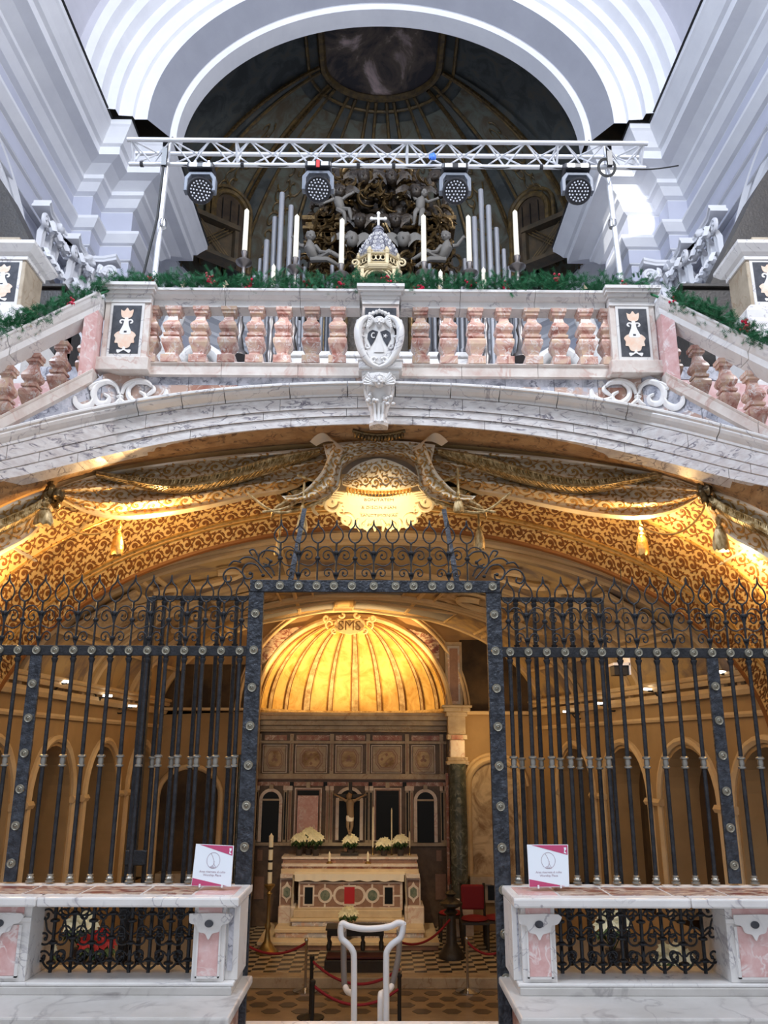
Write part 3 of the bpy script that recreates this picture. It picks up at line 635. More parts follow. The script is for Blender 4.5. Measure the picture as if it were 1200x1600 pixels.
def head(px, py, tilt, i):
    c = U(px, py, YT2-.05); t = T('stage_light', ('black round LED stage light hanging under the truss, ' + ['first', 'second', 'third', 'fourth'][i] + ' from the left'), 'light', (c.x, c.y, c.z), 'moving stage lights on the truss')
    MB().box(c.x-.16, c.x+.16, c.y-.1, c.y+.1, c.z+.22, c.z+.31).build('base', 'lamp_black', t, bev=.02)
    for dx in (-.08, .08):
        MB().box(c.x+dx-.045, c.x+dx+.045, c.y-.105, c.y-.1, c.z+.235, c.z+.29).build('label_plate', 'truss_metal', t)
        MB().tube([(c.x+dx, c.y, c.z+.31), (c.x+dx, c.y, zb1+.02)], .018, 6).build('hook_clamp', 'chrome', t)
    yk = [(-.19, -.06), (-.19, .13), (-.13, .21), (.13, .21), (.19, .13), (.19, -.06)]
    yi = [(.145, -.06), (.145, .1), (.11, .165), (-.11, .165), (-.145, .1), (-.145, -.06)]
    MB().prism(yk+yi, (c.x, c.y+.05, c.z), (1, 0, 0), (0, 0, 1), .1).build('yoke', 'lamp_grey', t, bev=.008)
    ax = Vector((tilt, -.80, -.55)).normalized(); cc = Vector((c.x, c.y, c.z-.03))
    MB().lathe([(.08, -.14), (.13, -.1), (.155, 0), (.158, .06), (.15, .075), (.135, .078), (.13, .065)], cc, 24, ax).build('head', 'lamp_black', t, True)
    u = ax.cross(Vector((0, 0, 1))).normalized(); v = u.cross(ax)
    for ring, n_ in ((0, 1), (.042, 6), (.08, 12), (.112, 18)):
        for k in range(n_):
            a = 2*PI*k/n_; q = cc+ax*.066+u*ring*math.cos(a)+v*ring*math.sin(a)
            MB().lathe([(.011, 0), (.011, .006), (.006, .010)], q, 6, ax).build('lens', 'lens', t)
    if i == 1: MB().box(c.x-.02, c.x+.02, c.y-.12, c.y-.105, c.z+.2, c.z+.3).build('red_strap', 'red_tape', t)
for i, v in enumerate(((313, 295, .25), (497, 293, .1), (711, 296, 0), (902, 296, 0))): head(*v, i)
c = U(676, 245, YT2-.1); tag(MB().blob(c, (.04, .03, .05), 8, 6, .5, 9).build('blue_connector', 'blue_label', None, True), 'small blue connector lying inside the truss', 'connector')
# ================================================================ MARBLE BRIDGE AND BALUSTRADE
def zcurve(pts, off=0, deg=3):
    xs_ = np.array([p[0]-592. for p in pts]); ys_ = np.array([p[1] for p in pts], float)
    c2 = np.poly1d(np.polyfit(np.concatenate([xs_, -xs_])**2/1e5, np.concatenate([ys_, ys_]), deg)); X = []; Zz = []
    for k in range(0, 176):
        px = 592-k*4.0
        yy = c2((px-592)**2/1e5) if px >= 0 else c2(592**2/1e5)+(c2(592**2/1e5)-c2(582**2/1e5))/10*(-px)
        P = UG(px, float(yy), off); X.append(abs(P.x)); Zz.append(P.z)
    X = np.array(X); Zz = np.array(Zz); o_ = np.argsort(X); X, Zz = X[o_], Zz[o_]
    return lambda x: float(np.interp(abs(x), X, Zz))
zA = zcurve([(592, 605), (400, 612), (343, 617), (270, 625), (200, 635), (100, 658), (0, 683)])
zB = zcurve([(592, 663), (400, 670), (300, 685), (200, 705), (100, 727), (0, 750)])
zC = zcurve([(592, 690), (400, 700), (300, 712), (200, 725), (85, 757), (0, 790)], .5)
Zp = lambda py: U(592, py, 7).z
XE, X0, SL = 3.42, 2.57, 2.4
def _drop(y0, k):
    P = [UG(px, y0+(168-px)*k, -.06) for px in range(168, -160, -8)]
    return np.array([abs(p.x) for p in P]), np.array([max(0, Zp(y0)-p.z-.055) for p in P])
_dt, _db = _drop(462, .475), _drop(571, .515)
def zflight(x, z):
    a = abs(x); f = (z-Zp(571))/(Zp(462)-Zp(571)); t = max(0, min(1, (a-2.40)/.16))
    return z-t*((1-f)*float(np.interp(a, *_db))+f*float(np.interp(a, *_dt)))
ba = T('marble_arch', 'wide flat arch of veined white marble carrying the balustrade, brown underside', 'arch', (0, 7, 4))
def stations(xa, xb, n=6):
    s = sorted({xa, xb, *[xa+(xb-xa)*i/n for i in range(n+1)], *[q for q in (-X0, X0) if xa < q < xb]}); return s
jm = [U(px, 640, 7).x if 0 else (px-592)*.0056 for px in (205, 275, 343, 447, 540)]
JM = [-XE, -3.16]+jm+[.14, .64, 1.08, 1.6, 2.22, 2.8, 3.1, XE]
JF = [[-XE, -2.95, -2.1, -1.5, -.9, -.2, .75, 1.45, 2.05, 2.65, 3.1, XE], [-XE, -2.8, -1.9, -1.05, -.3, .45, 1.1, 1.75, 2.4, 2.95, XE], [-XE, -2.6, -1.7, -.8, .3, .95, 1.6, 2.2, 2.85, XE]]
g_ = .004
def section(x, prof):
    t, b = zA(x), zB(x); h = t-b
    return [(x, gx(x)-n, t-f*h) for n, f in prof]
mprof = [(-.2, 0), (.14, 0), (.15, .03), (.15, .07), (.12, .085), (.125, .12), (.105, .17), (.07, .21), (.045, .23), (.045, .285), (-.2, .285)]
for a, b in zip(JM, JM[1:]):
    MB().rings([section(x, mprof) for x in stations(a+g_, b-g_)]).build('moulding_block', 'white_marble', ba)
for k, (f0, f1, n) in enumerate(((.295, .585, .03), (.597, .785, .015), (.797, 1.0, 0))):
    for a, b in zip(JF[k], JF[k][1:]):
        MB().rings([section(x, [(-.2, f0), (n, f0), (n, f1), (-.2, f1)]) for x in stations(a+g_/2, b-g_/2)]).build('fascia_block', 'veined_marble', ba)
xs = stations(-XE, XE, 60)
MB().rings([[(x, gx(x)+.0, zB(x)+.002), (x, gx(x)+.25, (zB(x)+zC(x))/2-.03), (x, gx(x)+.5, zC(x))] for x in xs], False).build('underside', 'soffit_marble', ba)
MB().rings([[(x, gx(x)+.19, zB(x)-.0), (x, gx(x)+.19, zflight(x, Zp(588)))] for x in xs], False).build('core', 'stone_grey', ba)
# spandrel inlays between arch and balustrade foot
cuts = [-XE, -3.1, -2.9, -2.5, -2.15, -1.75, -1.3, -.8, -.22, .22, .7, 1.15, 1.6, 2.0, 2.4, 2.75, 3.0, 3.2, XE]
for i, (a, b) in enumerate(zip(cuts, cuts[1:])):
    def zt_(x): return zflight(x, Zp(588))
    def zm(x): t, bo = zt_(x), zA(x); return max(bo+.0, t-.10) if abs(x) < 2.3 else bo+(t-bo)*.5
    MB().rings([[(x, gx(x)+.0, zt_(x)), (x, gx(x)+.0, zm(x)), (x, gx(x)+.1, zm(x)), (x, gx(x)+.1, zt_(x))] for x in stations(a+.002, b-.002)]).build('inlay_panel', 'grey_marble' if i % 5 != 3 else 'mixed_marble', ba)
    if abs(a+b)/2 > 1.2:
        MB().rings([[(x, gx(x)-.002, zm(x)), (x, gx(x)-.002, zA(x)-.01), (x, gx(x)+.1, zA(x)-.01), (x, gx(x)+.1, zm(x))] for x in stations(a+.002, b-.002)]).build('inlay_panel', 'mixed_marble' if i % 4 != 1 else 'red_marble', ba)
scr = [([(560,560),(545,520),(505,500),(455,520),(440,560),(460,600),(500,600),(512,575),(490,560)], 13), ([(505,503),(460,508),(425,530),(440,538)], 9), ([(447,568),(430,604),(390,622),(358,602),(352,570)], 14),
       ([(572,560),(590,520),(640,500),(690,505),(715,525)], 12), ([(640,505),(608,530),(605,570),(640,600),(675,592),(682,566),(655,548)], 12), ([(715,520),(722,540),(690,565)], 9), ([(690,578),(730,592),(772,572),(782,538)], 13), ([(565,556),(565,600)], 9), ([(528,612),(548,602),(565,588),(585,602),(602,612)], 9), ([(548,572),(582,572)], 7)]
def smooth(p, n=5):
    out = []
    for i in range(len(p)-1):
        p0, p1, p2, p3 = p[max(i-1, 0)], p[i], p[i+1], p[min(i+2, len(p)-1)]
        for k in range(n):
            t = k/n; out.append(tuple(.5*((2*b)+(c-a)*t+(2*a-5*b+4*c-d)*t*t+(3*b-a-3*c+d)*t**3) for a, b, c, d in zip(p0, p1, p2, p3)))
    return out+[tuple(p[-1])]
for s in (-1, 1):
    m = MB()
    for pts, wd in scr:
        q = smooth([(x/3, 430+y/3) for x, y in pts]); n = len(q)
        ws = [wd/3*.85*(.5+.8*math.sin(PI*min(1, (i+.6)/(n+.2)))) for i in range(n)]
        m.rib(q, ws, lambda a, b: (UG(a if s < 0 else 1184-a, b, -.015), Vector((0, -1, 0))), .022)
    m.build('scroll_inlay', 'ivory_inlay', ba, True)
# ---- balustrade
bl = T('marble_balustrade', 'balustrade of pink and cream marble balusters above the arch, descending along both stair flights', 'balustrade', (0, 7, 5.1))
def railseg(a, b, prof, z0, n=4):
    return MB().rings([[(x, gx(x)-n_, zflight(x, z0)+dz) for n_, dz in prof] for x in stations(a, b, n)])
zt0 = Zp(461)
rp = [(-.16, 0), (.11, 0), (.12, -.008), (.12, -.03), (.10, -.035), (.09, -.06), (.055, -.085), (.03, -.09), (.03, -.155), (-.14, -.155)]
RJ = [-XE, -3.0, -2.555, -2.12, -1.45, -.75, -.19]
for s in (-1, 1):
    for i, (a, b) in enumerate(zip(RJ, RJ[1:])):
        if i == 2: continue
        A_, B_ = sorted((a*-s, b*-s)); railseg(A_+.002, B_-.002, rp, zt0).build('top_rail', 'white_marble', bl)
        railseg(A_+.002, B_-.002, [(-.15, 0), (.05, 0), (.06, -.012), (.05, -.024), (.04, -.026), (.04, -.125), (.055, -.13), (-.15, -.13)], Zp(571)).build('base_rail', 'cream_marble', bl)
def pedestal(x0, x1, nm='pedestal'):
    cx_ = (x0+x1)/2; hw = (x1-x0)/2
    p = MB().box(x0, x1, 6.90, 7.2, Zp(571)+.0, zt0-.13).build(nm, 'cream_marble', bl, bev=.006)
    m = MB()
    for z, e, y in ((0, .05, 6.80), (-.03, .04, 6.82), (-.06, .02, 6.85), (-.09, .005, 6.875)): m.box(x0-e, x1+e, y, 7.25, zt0+.006+z-.031, zt0+.006+z)
    m.box(x0-.002, x1+.002, 6.885, 7.2, zt0-.16, zt0-.11); m.build('cap', 'white_marble', p)
    MB().box(x0-.03, x1+.03, 6.86, 7.2, Zp(590), Zp(570)).build('plinth', 'cream_marble', p, bev=.006)
    return p
TUL = [('peach_inlay', [(-.45,.93),(-.2,.9),(0,.97),(.2,.9),(.45,.93),(.36,.78),(0,.74),(-.36,.78)]), ('ivory_inlay', [(-.12,.75),(.12,.75),(.2,.6),(.42,.45),(.3,.4),(-.3,.4),(-.42,.45),(-.2,.6)]),
       ('peach_inlay', [(-.28,.47),(-.55,.45),(-.78,.38),(-.66,.31),(-.70,.22),(-.48,.21),(-.38,.13),(-.12,.10),(.12,.10),(.38,.13),(.48,.21),(.70,.22),(.66,.31),(.78,.38),(.55,.45),(.28,.47)]), ('ivory_inlay', [(-.06,.13),(.06,.13),(.15,.07),(.5,.07),(.42,0),(.2,.03),(0,.06),(-.2,.03),(-.42,0),(-.5,.07),(-.15,.07)])]
def tulip(par, x, y, z0, z1, hw):
    h = z1-z0; b = hw*.12
    MB().box(x-hw, x+hw, y-.006, y+.01, z0, z1).build('border', 'white_marble', par)
    MB().box(x-hw+b*1.3, x+hw-b*1.3, y-.009, y, z0+b*1.6, z1-b*1.6).build('dark_panel', 'slate_inlay', par)
    z0 += b*1.8; h = z1-z0-b*2.2; w_ = hw*.82
    for k, (mt, pl) in enumerate(TUL):
        MB().prism([(a*w_, c*h) for a, c in smooth(pl+[pl[0]], 3)[:-1]], (x, y-.0092-.001*(k % 2), z0), (1, 0, 0), (0, 0, 1), .004).build('flower_inlay', mt, par)
    m = MB()
    for sg in (-1, 1): m.rib([(x+sg*w_*(.16+p[0]), z0+h*.66+p[1]*w_) for p in spiral(.16, 0, .24, .05, PI, PI+sg*-0-5, 12)], w_*.06, flat((0, y-.009, 0)), .004)
    m.build('volute_inlay', 'ivory_inlay', par)
    MB().box(x-.1*w_, x+.1*w_, y-.0145, y-.012, z0+h*.43, z0+h*.47).build('flower_centre', 'slate_inlay', par)
for s in (-1, 1):
    xa, xb = sorted((s*2.25, s*2.72)); xa, xb = (-2.545, -2.125) if s < 0 else (2.13, 2.55)
    p = pedestal(xa, xb); tulip(p, (xa+xb)/2, 6.897, Zp(568), Zp(485), .155)
    q = []
    for Yo in (-.035, .12):
        for x in (2.565, 2.645):
            q += [(s*x, gx(x)+Yo, zflight(x, Zp(571))+.0), (s*x, gx(x)+Yo, zflight(x, zt0)-.15)]
    MB().add(q, [(0, 1, 3, 2), (4, 6, 7, 5), (0, 4, 5, 1), (2, 3, 7, 6), (0, 2, 6, 4), (1, 5, 7, 3)]).build('pedestal_return', 'pink_marble', p)
    tulip((PED1, PED2)[s > 0][0], *(PED1, PED2)[s > 0][1:])
BP = [(0,.080),(.13,.080),(.14,.052),(.18,.048),(.25,.062),(.34,.084),(.40,.088),(.44,.08),(.46,.058),(.475,.056),(.48,.074),(.52,.074),(.525,.055),(.56,.055),(.60,.076),(.65,.084),(.70,.074),(.76,.050),(.84,.038),(.88,.042),(.885,.060),(.93,.062),(.94,.072),(1,.074)]
hB = Zp(484)-Zp(571); bz = Zp(571)
b0 = MB().sq([(r, z*hB) for z, r in BP], (0, 7.02, bz)).build('baluster', 'baluster_marble', bl); b0.location = (0, 0, 0)
me0 = b0.data
first = True
def put(x, y, z, rot=0):
    global first
    if first:
        o = b0; first = False
        me0.transform(Matrix.Translation((0, -(7.02-7), -(bz-5.1))))
    else: o = b0.copy(); sc.collection.objects.link(o)
    o.location = (x, y-7, z-5.1); o.rotation_euler = (0, 0, rot)
    if abs(x) > 2.6: o.scale = (.88, .88, 1)
for px in (235, 270, 313, 357, 400, 443, 487, 528, 657, 700, 743, 787, 831, 873, 915, 950):
    put(U(px, 530, 7.02).x, 7.02, bz)
for s in (-1, 1):
    for k in range(6):
        x = U((118, 74, 31, -14, -60, -105)[k] if s < 0 else (1066, 1110, 1153, 1198, 1244, 1290)[k], 600, 6.6).x; x = max(-XE, min(XE, x)); x = UG((121, 76, 31, -14, -60, -105)[k] if s < 0 else (1063, 1108, 1153, 1198, 1244, 1290)[k], 580+20*k).x; put(x, gx(x)+.19, zflight(x, bz)-.0)
    # stair treads behind the flight and its pink inner parapet
    for k in range(6):
        xa = 2.62+.13*k; st_ = MB().box(min(s*xa, s*(xa+.12)), max(s*xa, s*(xa+.12)), gx(xa)+.22, 7.8, max(zflight(xa, bz)-.50, zC(xa)+.10), max(zflight(xa, bz)-.32, zC(xa)+.2))
        if k == 0: stt = T('stair_flight', 'stone stair flight behind the %s sloping balusters' % ('left' if s < 0 else 'right'), 'stairs', (s*3, 7.4, 3.5))
        st_.build('tread', 'paving', stt)
    for pl_, mt in (([(163, 592), (60, 596), (-70, 606), (-70, 720), (60, 690), (163, 640)], 'pink_marble'), ([(163, 573), (60, 573), (60, 594), (163, 591)], 'grey_marble')):
        A_ = [U(a if s < 0 else 1184-a, b, 7.7) for a, b in pl_]; n = len(A_)
        MB().add(A_+[q+Vector((0, .06, 0)) for q in A_], [tuple(range(n)), tuple(range(2*n-1, n-1, -1))]+[(i, (i+1) % n, n+(i+1) % n, n+i) for i in range(n)]).build('inner_wall_panel', mt, stt)
    tag(MB().box(min(s*2.85, s*4.4), max(s*2.85, s*4.4), 7.9, 8.05, 5.1, 5.42).build('marble_curb', 'white_marble', None, bev=.02), 'low white marble curb seen through the %s sloping balusters' % ('left' if s < 0 else 'right'), 'curb')
# ---- central cartouche and its corbel
cp = pedestal(-.165, .175, 'centre_pedestal'); cp['label'] = 'central pedestal with white carved shield'
MB().box(-.14, .15, 6.87, 6.9, Zp(560), Zp(492)).build('shield_backing', 'slate_inlay', cp)
zc_ = lambda py: U(592, py, 6.8).z; xc_ = lambda px: U(px, 525, 6.8).x
sh = MB(); mid = xc_(592.5)
out = smooth([(592.5, 571), (578, 566), (566, 550), (560, 530), (560, 512), (566, 500), (578, 494), (586, 500)], 6)
for sg in (-1, 1):
    pts = [(mid+sg*(mid-xc_(a)), 6.84-.05*math.sin(PI*i/len(out)), zc_(b)) for i, (a, b) in enumerate(out)]
    sh.tube(pts, [.012+.026*math.sin(PI*min(1, (i+2)/len(out))) for i in range(len(out))], 8)
    for (a, b, r0, t0) in ((566, 504, .05, 0), (569, 548, .035, 1), (584, 562, .03, 2), (564, 528, .03, 2), (575, 540, .025, .5)):
        sh.tube([(mid+sg*(mid-xc_(a)+p[0]*1), 6.82, zc_(b)+p[1]) for p in spiral(0, 0, .006, r0, t0, t0+7, 16)], [.008+.008*i/16 for i in range(17)], 6)
sh.build('shield_scrolls', 'white_marble', cp, True)
inner = [(592.5, 568), (580, 562), (571, 548), (568, 530), (568, 516), (574, 504), (584, 500), (601, 500), (611, 504), (617, 516), (617, 530), (614, 548), (605, 562)]
MB().prism([(xc_(a), zc_(b)) for a, b in inner], (0, 6.86, 0), (1, 0, 0), (0, 0, 1), .04).build('shield_field', 'white_marble', cp, bev=.01)
for sg in (-1, 1):
    MB().prism([(mid+sg*(mid-xc_(a)), zc_(b)) for a, b in ((591, 517), (582, 514), (575, 518), (574, 528), (580, 540), (586, 530))][::-sg], (0, 6.819, 0), (1, 0, 0), (0, 0, 1), .004).build('emblem_field', 'slate_inlay', cp)
em = MB(); em.tube([(mid-.052+.018*math.cos(a), 6.812, zc_(523)+.024*math.sin(a)) for a in [1+4.4*i/12 for i in range(13)]], .006, 5)
for i in range(5): em.tube([(mid+.055, 6.812, zc_(524)), (mid+.055+.02*math.cos(i*1.257), 6.812, zc_(524)+.02*math.sin(i*1.257))], [.007, .004], 5)
em.prism([(mid-.045, zc_(549)), (mid+.045, zc_(549)), (mid, zc_(520))], (0, 6.818, 0), (1, 0, 0), (0, 0, 1), .008)
em.build('emblem_relief', 'white_marble', cp)
def face(par, c, r, nm='carved_head', mt='white_marble', curls=14):
    m = MB(); c = Vector(c); m.blob(c, (r*.80, r*.85, r), 16, 12)
    m.blob(c+Vector((0, -r*.86, -r*.12)), (r*.13, r*.17, r*.2), 8, 6)
    for sg in (-1, 1):
        m.blob(c+Vector((sg*r*.36, -r*.66, -r*.28)), (r*.27, r*.22, r*.24), 8, 6); m.blob(c+Vector((sg*r*.3, -r*.74, r*.12)), (r*.15, r*.1, r*.08), 8, 6)
        m.blob(c+Vector((sg*r*.3, -r*.74, r*.3)), (r*.2, r*.1, r*.06), 8, 5); m.blob(c+Vector((sg*r*.8, 0, -r*.05)), (r*.12, r*.15, r*.22), 6, 5)
    m.blob(c+Vector((0, -r*.74, -r*.45)), (r*.2, r*.12, r*.06), 8, 5); m.blob(c+Vector((0, -r*.7, -r*.72)), (r*.22, r*.18, r*.18), 8, 5)
    for i in range(curls):
        a = PI*(-.15+1.3*i/(curls-1)); m.blob(c+Vector((r*.85*math.cos(a), -r*.3, r*.25+r*.75*math.sin(a))), (r*.27,)*3, 8, 6, .4, 20)
    return m.build(nm, mt, par, True)
face(cp, (mid, 6.80, zc_(504)), .045)
cw = MB()
for i in range(7): cw.blob((mid+(i-3)*.028, 6.84, zc_(488)+.012*(3-abs(i-3))), (.018, .02, .022), 8, 6, .4, 20)
for sg in (-1, 1):
    for k in range(6): cw.tube([(mid+sg*.04, 6.82, zc_(500)), (mid+sg*(.09+.004*k), 6.80, zc_(496+3*k)), (mid+sg*(.13-.006*k), 6.83, zc_(502+4*k))], [.012, .016, .006], 6)
cw.build('wing_carving', 'white_marble', cp, True)
kb = MB(); kb.box(-.19, .20, 6.83, 7.0, Zp(588), Zp(574)); kb.box(-.165, .175, 6.86, 7.0, Zp(594), Zp(588)); kb.box(-.2, .21, 6.82, 7.0, Zp(577), Zp(574))
co = kb.build('corbel', 'white_marble', ba, bev=.01)
br = [(594, .15, 6.85), (606, .15, 6.84), (622, .135, 6.86), (634, .11, 6.88), (646, .08, 6.9), (660, .075, 6.89), (668, .085, 6.86), (672, .08, 6.87)]
MB().rings([[(mid-hw, 7.0, Zp(py)), (mid-hw, y+.04, Zp(py)), (mid-hw*.5, y, Zp(py)), (mid, y-.02, Zp(py)), (mid+hw*.5, y, Zp(py)), (mid+hw, y+.04, Zp(py)), (mid+hw, 7.0, Zp(py))] for py, hw, y in br]).build('bracket', 'white_marble', co, True)
face(co, (mid, 6.79, Zp(612)), .058, curls=12)
gr = MB()
for sg in (-1, 1):
    for k in range(16): gr.blob((mid+sg*(.075+random.gauss(0, .025)), 6.82+random.random()*.04, Zp(637)+random.gauss(0, .025)), .019, 8, 6)
    for k in range(5): gr.tube([(mid+sg*.03, 6.80, Zp(616)), (mid+sg*(.10+.008*k), 6.78, Zp(600+4*k)), (mid+sg*(.15-.012*k), 6.84, Zp(604+6*k))], [.014, .018, .006], 6)
for k in range(3): gr.tube([(mid+(k-1)*.04, 6.84, Zp(640)), (mid+(k-1)*.035, 6.88, Zp(654)), (mid+(k-1)*.03, 6.86, Zp(668))], .016, 6)
gr.build('fruit_carving', 'white_marble', co, True)
# landing slab closing the gap to the presbytery floor, and added light blockers at its sides
MB().box(-2.6, 2.6, 7.18, 7.9, 4.6, 5.09).build('floor_landing', 'paving', kind='structure')
for s, nm in ((-1, 'light_block_left'), (1, 'light_block_right')):
    f_ = MB().box(min(s*4.4, s*7.2), max(s*4.4, s*7.2), 5.75, 8.95, -.2, 3.7).build(nm, 'ochre_plaster', kind='structure')  # unseen block added to keep daylight from leaking into the crypt
    MB().box(min(s*3.62, s*4.4), max(s*3.62, s*4.4), 5.75, 9.0, 3.66, 3.8).build('light_lid', 'white_stucco', f_)  # unseen lid added over the side gap to shut out sky light
# ---- garland
def gpath(t):      # t in -1..1 along the whole rail
    x = t*3.3; z = zflight(x, zt0); return Vector((x, gx(x)-.02, z+.035))
gl = T('fir_garland', 'green fir garland with red berries lying along the marble rail', 'garland', (0, 7, 5.9))
nd = MB()
for i in range(2600):
    t = random.uniform(-1, 1) if i % 4 else random.choice((-1, 1))*random.uniform(.8, 1)
    if .76 < t < .79 and random.random() < .75: continue
    if -.86 < t < -.8 and random.random() < .5: continue
    p = gpath(t)+Vector((random.gauss(0, .02), random.gauss(-.02, .05), random.gauss(.045+.02*math.sin(t*60), .04)))
    p.x += 0; d = Vector((random.uniform(-1, 1), random.uniform(-1, .3), random.uniform(-.5, 1))).normalized(); L_ = random.uniform(.05, .10)
    s1 = d.cross(Vector((random.random()-.5, random.random()-.5, random.random()-.5))).normalized(); s2 = d.cross(s1)
    for k in range(6):
        q = p+d*L_*k/6
        for sd in (s1, -s1, s2, -s2):
            e = q+sd*.024+d*.022; wv = d*.004; nd.add([q-wv, q+wv, e], [(0, 1, 2)])
nd.build('fir_needles', 'fir', gl, kind='stuff')
MB().tube([gpath(-1+2*i/80)+Vector((0, 0, -.01)) for i in range(81)], .012, 5).build('garland_stem', 'fir', gl)
for px, py in ((233, 440), (329, 437), (388, 447), (479, 446), (533, 447), (603, 438), (655, 450), (735, 443), (792, 447), (873, 438), (976, 450), (110, 474), (1056, 470), (1167, 508)):
    p = UG(px, py, -.06); m = MB()
    for k in range(14): m.blob(p+Vector((random.gauss(0, .022), random.gauss(0, .015), random.gauss(0, .032))), .0135, 6, 5)
    m.build('berry_sprig', 'berry', gl, True)
for px, py in ((87, 452), (287, 445), (352, 446), (31, 515), (685, 453), (912, 452), (1070, 482), (218, 455)):
    p = UG(px if px != 87 else 45, py if px != 87 else 512, -.07); m = MB()
    for k in range(6): m.add([p, p+Vector((.035*math.cos(k), -.01, .035*math.sin(k))), p+Vector((.02*math.cos(k+.6), -.02, .045*math.sin(k+.6)))], [(0, 1, 2)])
    m.build('cream_bow', 'bow', gl)
# ================================================================ PAINTED ARCH UNDER THE BRIDGE
def Dp(s, v):
    """s -1..1 across the arch, v 0 (marble rim) .. 1 (inner edge)"""
    sn = math.sin(s*PI/2); x0 = 3.55*sn*abs(s)**-.0 if s else 0; x0 = 3.55*sn
    z0 = zC(x0)-max(0, abs(x0)-3.2)*1.2; y0 = gx(x0)+.5
    x1 = 4.15*math.sin(s*PI/2*.97); z1 = CZ+2.42*math.cos(s*PI/2*.97); y1 = 9.0
    b = .12*math.sin(PI*v)
    return Vector((x0+(x1-x0)*v, y0+(y1-y0)*v, z0+(z1-z0)*v+b))
def Dn(s, v):
    e = .004; a = Dp(min(1, s+e), v)-Dp(max(-1, s-e), v); b = Dp(s, min(1, v+e))-Dp(s, max(0, v-e)); n = b.cross(a).normalized()
    return n if n.z < 0 or abs(s) > .8 and n.x*s < 0 else -n
def Df(u, w): s = u/6.2; return Dp(max(-1, min(1, s)), max(0, min(1, w/1.7))), Dn(max(-.99, min(.99, s)), max(.01, min(.99, w/1.7)))
pa = MB().grid(lambda u, v: Dp(u*2-1, v), 120, 24).build('damask_vault', 'damask', None, True)
tag(pa, 'gold and brown damask painted splay vault under the marble arch', 'vault')
for v, r in ((.80, .022), (.835, .012), (.995, .03), (.47, .015)):
    MB().tube([Dp(-1+2*i/100, v)+Dn(-1+2*i/100, v)*.005 for i in range(101)], r, 6).build('border_moulding', 'gilt' if v < .9 else 'damask_brown', pa, True)
def motif(m, u0, w0, ku, kw, fn, wd=1., h=.006):
    """one period of a damask vine: waving stem, two filled spirals and comma leaves"""
    def R(pts, ws): m.rib([(u0+a*ku, w0+b*kw) for a, b in pts], [q*min(ku, kw)*wd for q in ws], fn, h)
    R([(i/12, .5+.30*math.sin(2*PI*i/12)) for i in range(13)], [.035]*13)
    for cx_, cy_, s_ in ((.25, .40, 1), (.75, .60, -1)):
        R([(cx_+x*.62, cy_+y) for x, y in spiral(0, 0, .33, .05, s_*(-2.6), s_*(-2.6+6.2), 14)], [.025+.06*math.sin(PI*(i/14)) for i in range(15)])
        m_ = [(cx_+.03, cy_-.06), (cx_, cy_+.0), (cx_-.03, cy_+.07)]; R(m_, [.03, .10, .03])
        for k in range(7):
            a = k*.9+.3; r0, r1 = .34, .54
            if abs(cy_+r1*math.sin(a)-.5) > .56: r1 = .42
            R([(cx_+.62*r0*math.cos(a), cy_+r0*math.sin(a)), (cx_+.62*(r0+r1)/2*math.cos(a+.14), cy_+(r0+r1)/2*math.sin(a+.14)), (cx_+.62*r1*math.cos(a+.42), cy_+r1*math.sin(a+.42))], [.03, .085, .006])
pat = MB(); pat2 = MB()
for j in range(3):
    for i in range(-21, 21): motif(pat, i*.30+j*.1, .79+j*.20, .30, .20, Df, 1.0)
for i in range(-25, 25): motif(pat2, i*.25, 1.435, .25, .235, Df, .85)
for i in range(-21, 21):
    for j in range(3): motif(pat2, i*.30, .12+j*.22, .30, .2, Df, .8)
pat.build('scroll_pattern', 'damask_brown', pa, kind='stuff'); pat2.build('scroll_pattern', 'damask_brown', pa, kind='stuff')
# ---- stucco draperies
def line(pts):
    P = smooth(pts, 8); L = [0]
    for a, b in zip(P, P[1:]): L.append(L[-1]+math.hypot(a[0]-b[0], a[1]-b[1]))
    P = np.array(P); L = np.array(L)/L[-1]
    return lambda t: (float(np.interp(t, L, P[:, 0])), float(np.interp(t, L, P[:, 1])))
def at(px, py, d): return UG(px, py, d)
def swag(name, top, bot, d0, d1, mt, par, folds=3, amp=.045, nu=60, nv=26, mir=False, pat=None, skew=1.0, pw=.85):
    T_, B_ = line(top), line(bot)
    def P(u, v, off=0):
        a, b = T_(u), B_(u); w = v
        px, py = a[0]+(b[0]-a[0])*w, a[1]+(b[1]-a[1])*w
        if mir: px = 1184-px
        f = math.sin(PI*min(1, u*1.0))**.5 if 0 < u < 1 else 0
        dd = d0+(d1-d0)*v - amp*(.35+f)*(math.sin(2*PI*(folds*v+skew*.35*u)))-.10*math.sin(PI*v)
        if v > .93: dd += (v-.93)/.07*.22
        return at(px, py, dd-off)
    o = MB().grid(P, nu, nv).build(name, mt, par, True)
    if pat:
        m = MB(); rr = random.Random(3)
        c = .105
        U_ = 1/pat[0]; 
        def fn(a, b): a = max(.01, min(.99, a)); b = max(.02, min(.9, b)); return P(a, b, .006), Vector((0, -.75, -.6))
        for i in range(pat[0]):
            for j in range(pat[1]):
                def g(a, b): return fn(a*U_, .04+b/pat[1]*.86)
                motif(m, i, j, 1, 1, g, pw*.6, .007)
        m.build('brocade_pattern', 'brocade_gold', o, kind='stuff')
    if mt == 'feather_gilt':
        m = MB(); n = 70
        for i in range(n):
            u = .02+.93*i/n; m.tube([P(min(.99, u+.05*t*t+.01*math.sin(i)), .06+.8*t, .012) for t in (0, .33, .66, 1)], [.004, .010, .008, .002], 4)
        m.build('fringe_strands', 'feather_gilt', o, True, kind='stuff')
    return o
dr = T('stucco_drapery', 'gilded stucco drapery with brocade swags gathered under the marble arch', 'drapery', (0, 7.5, 4.2))
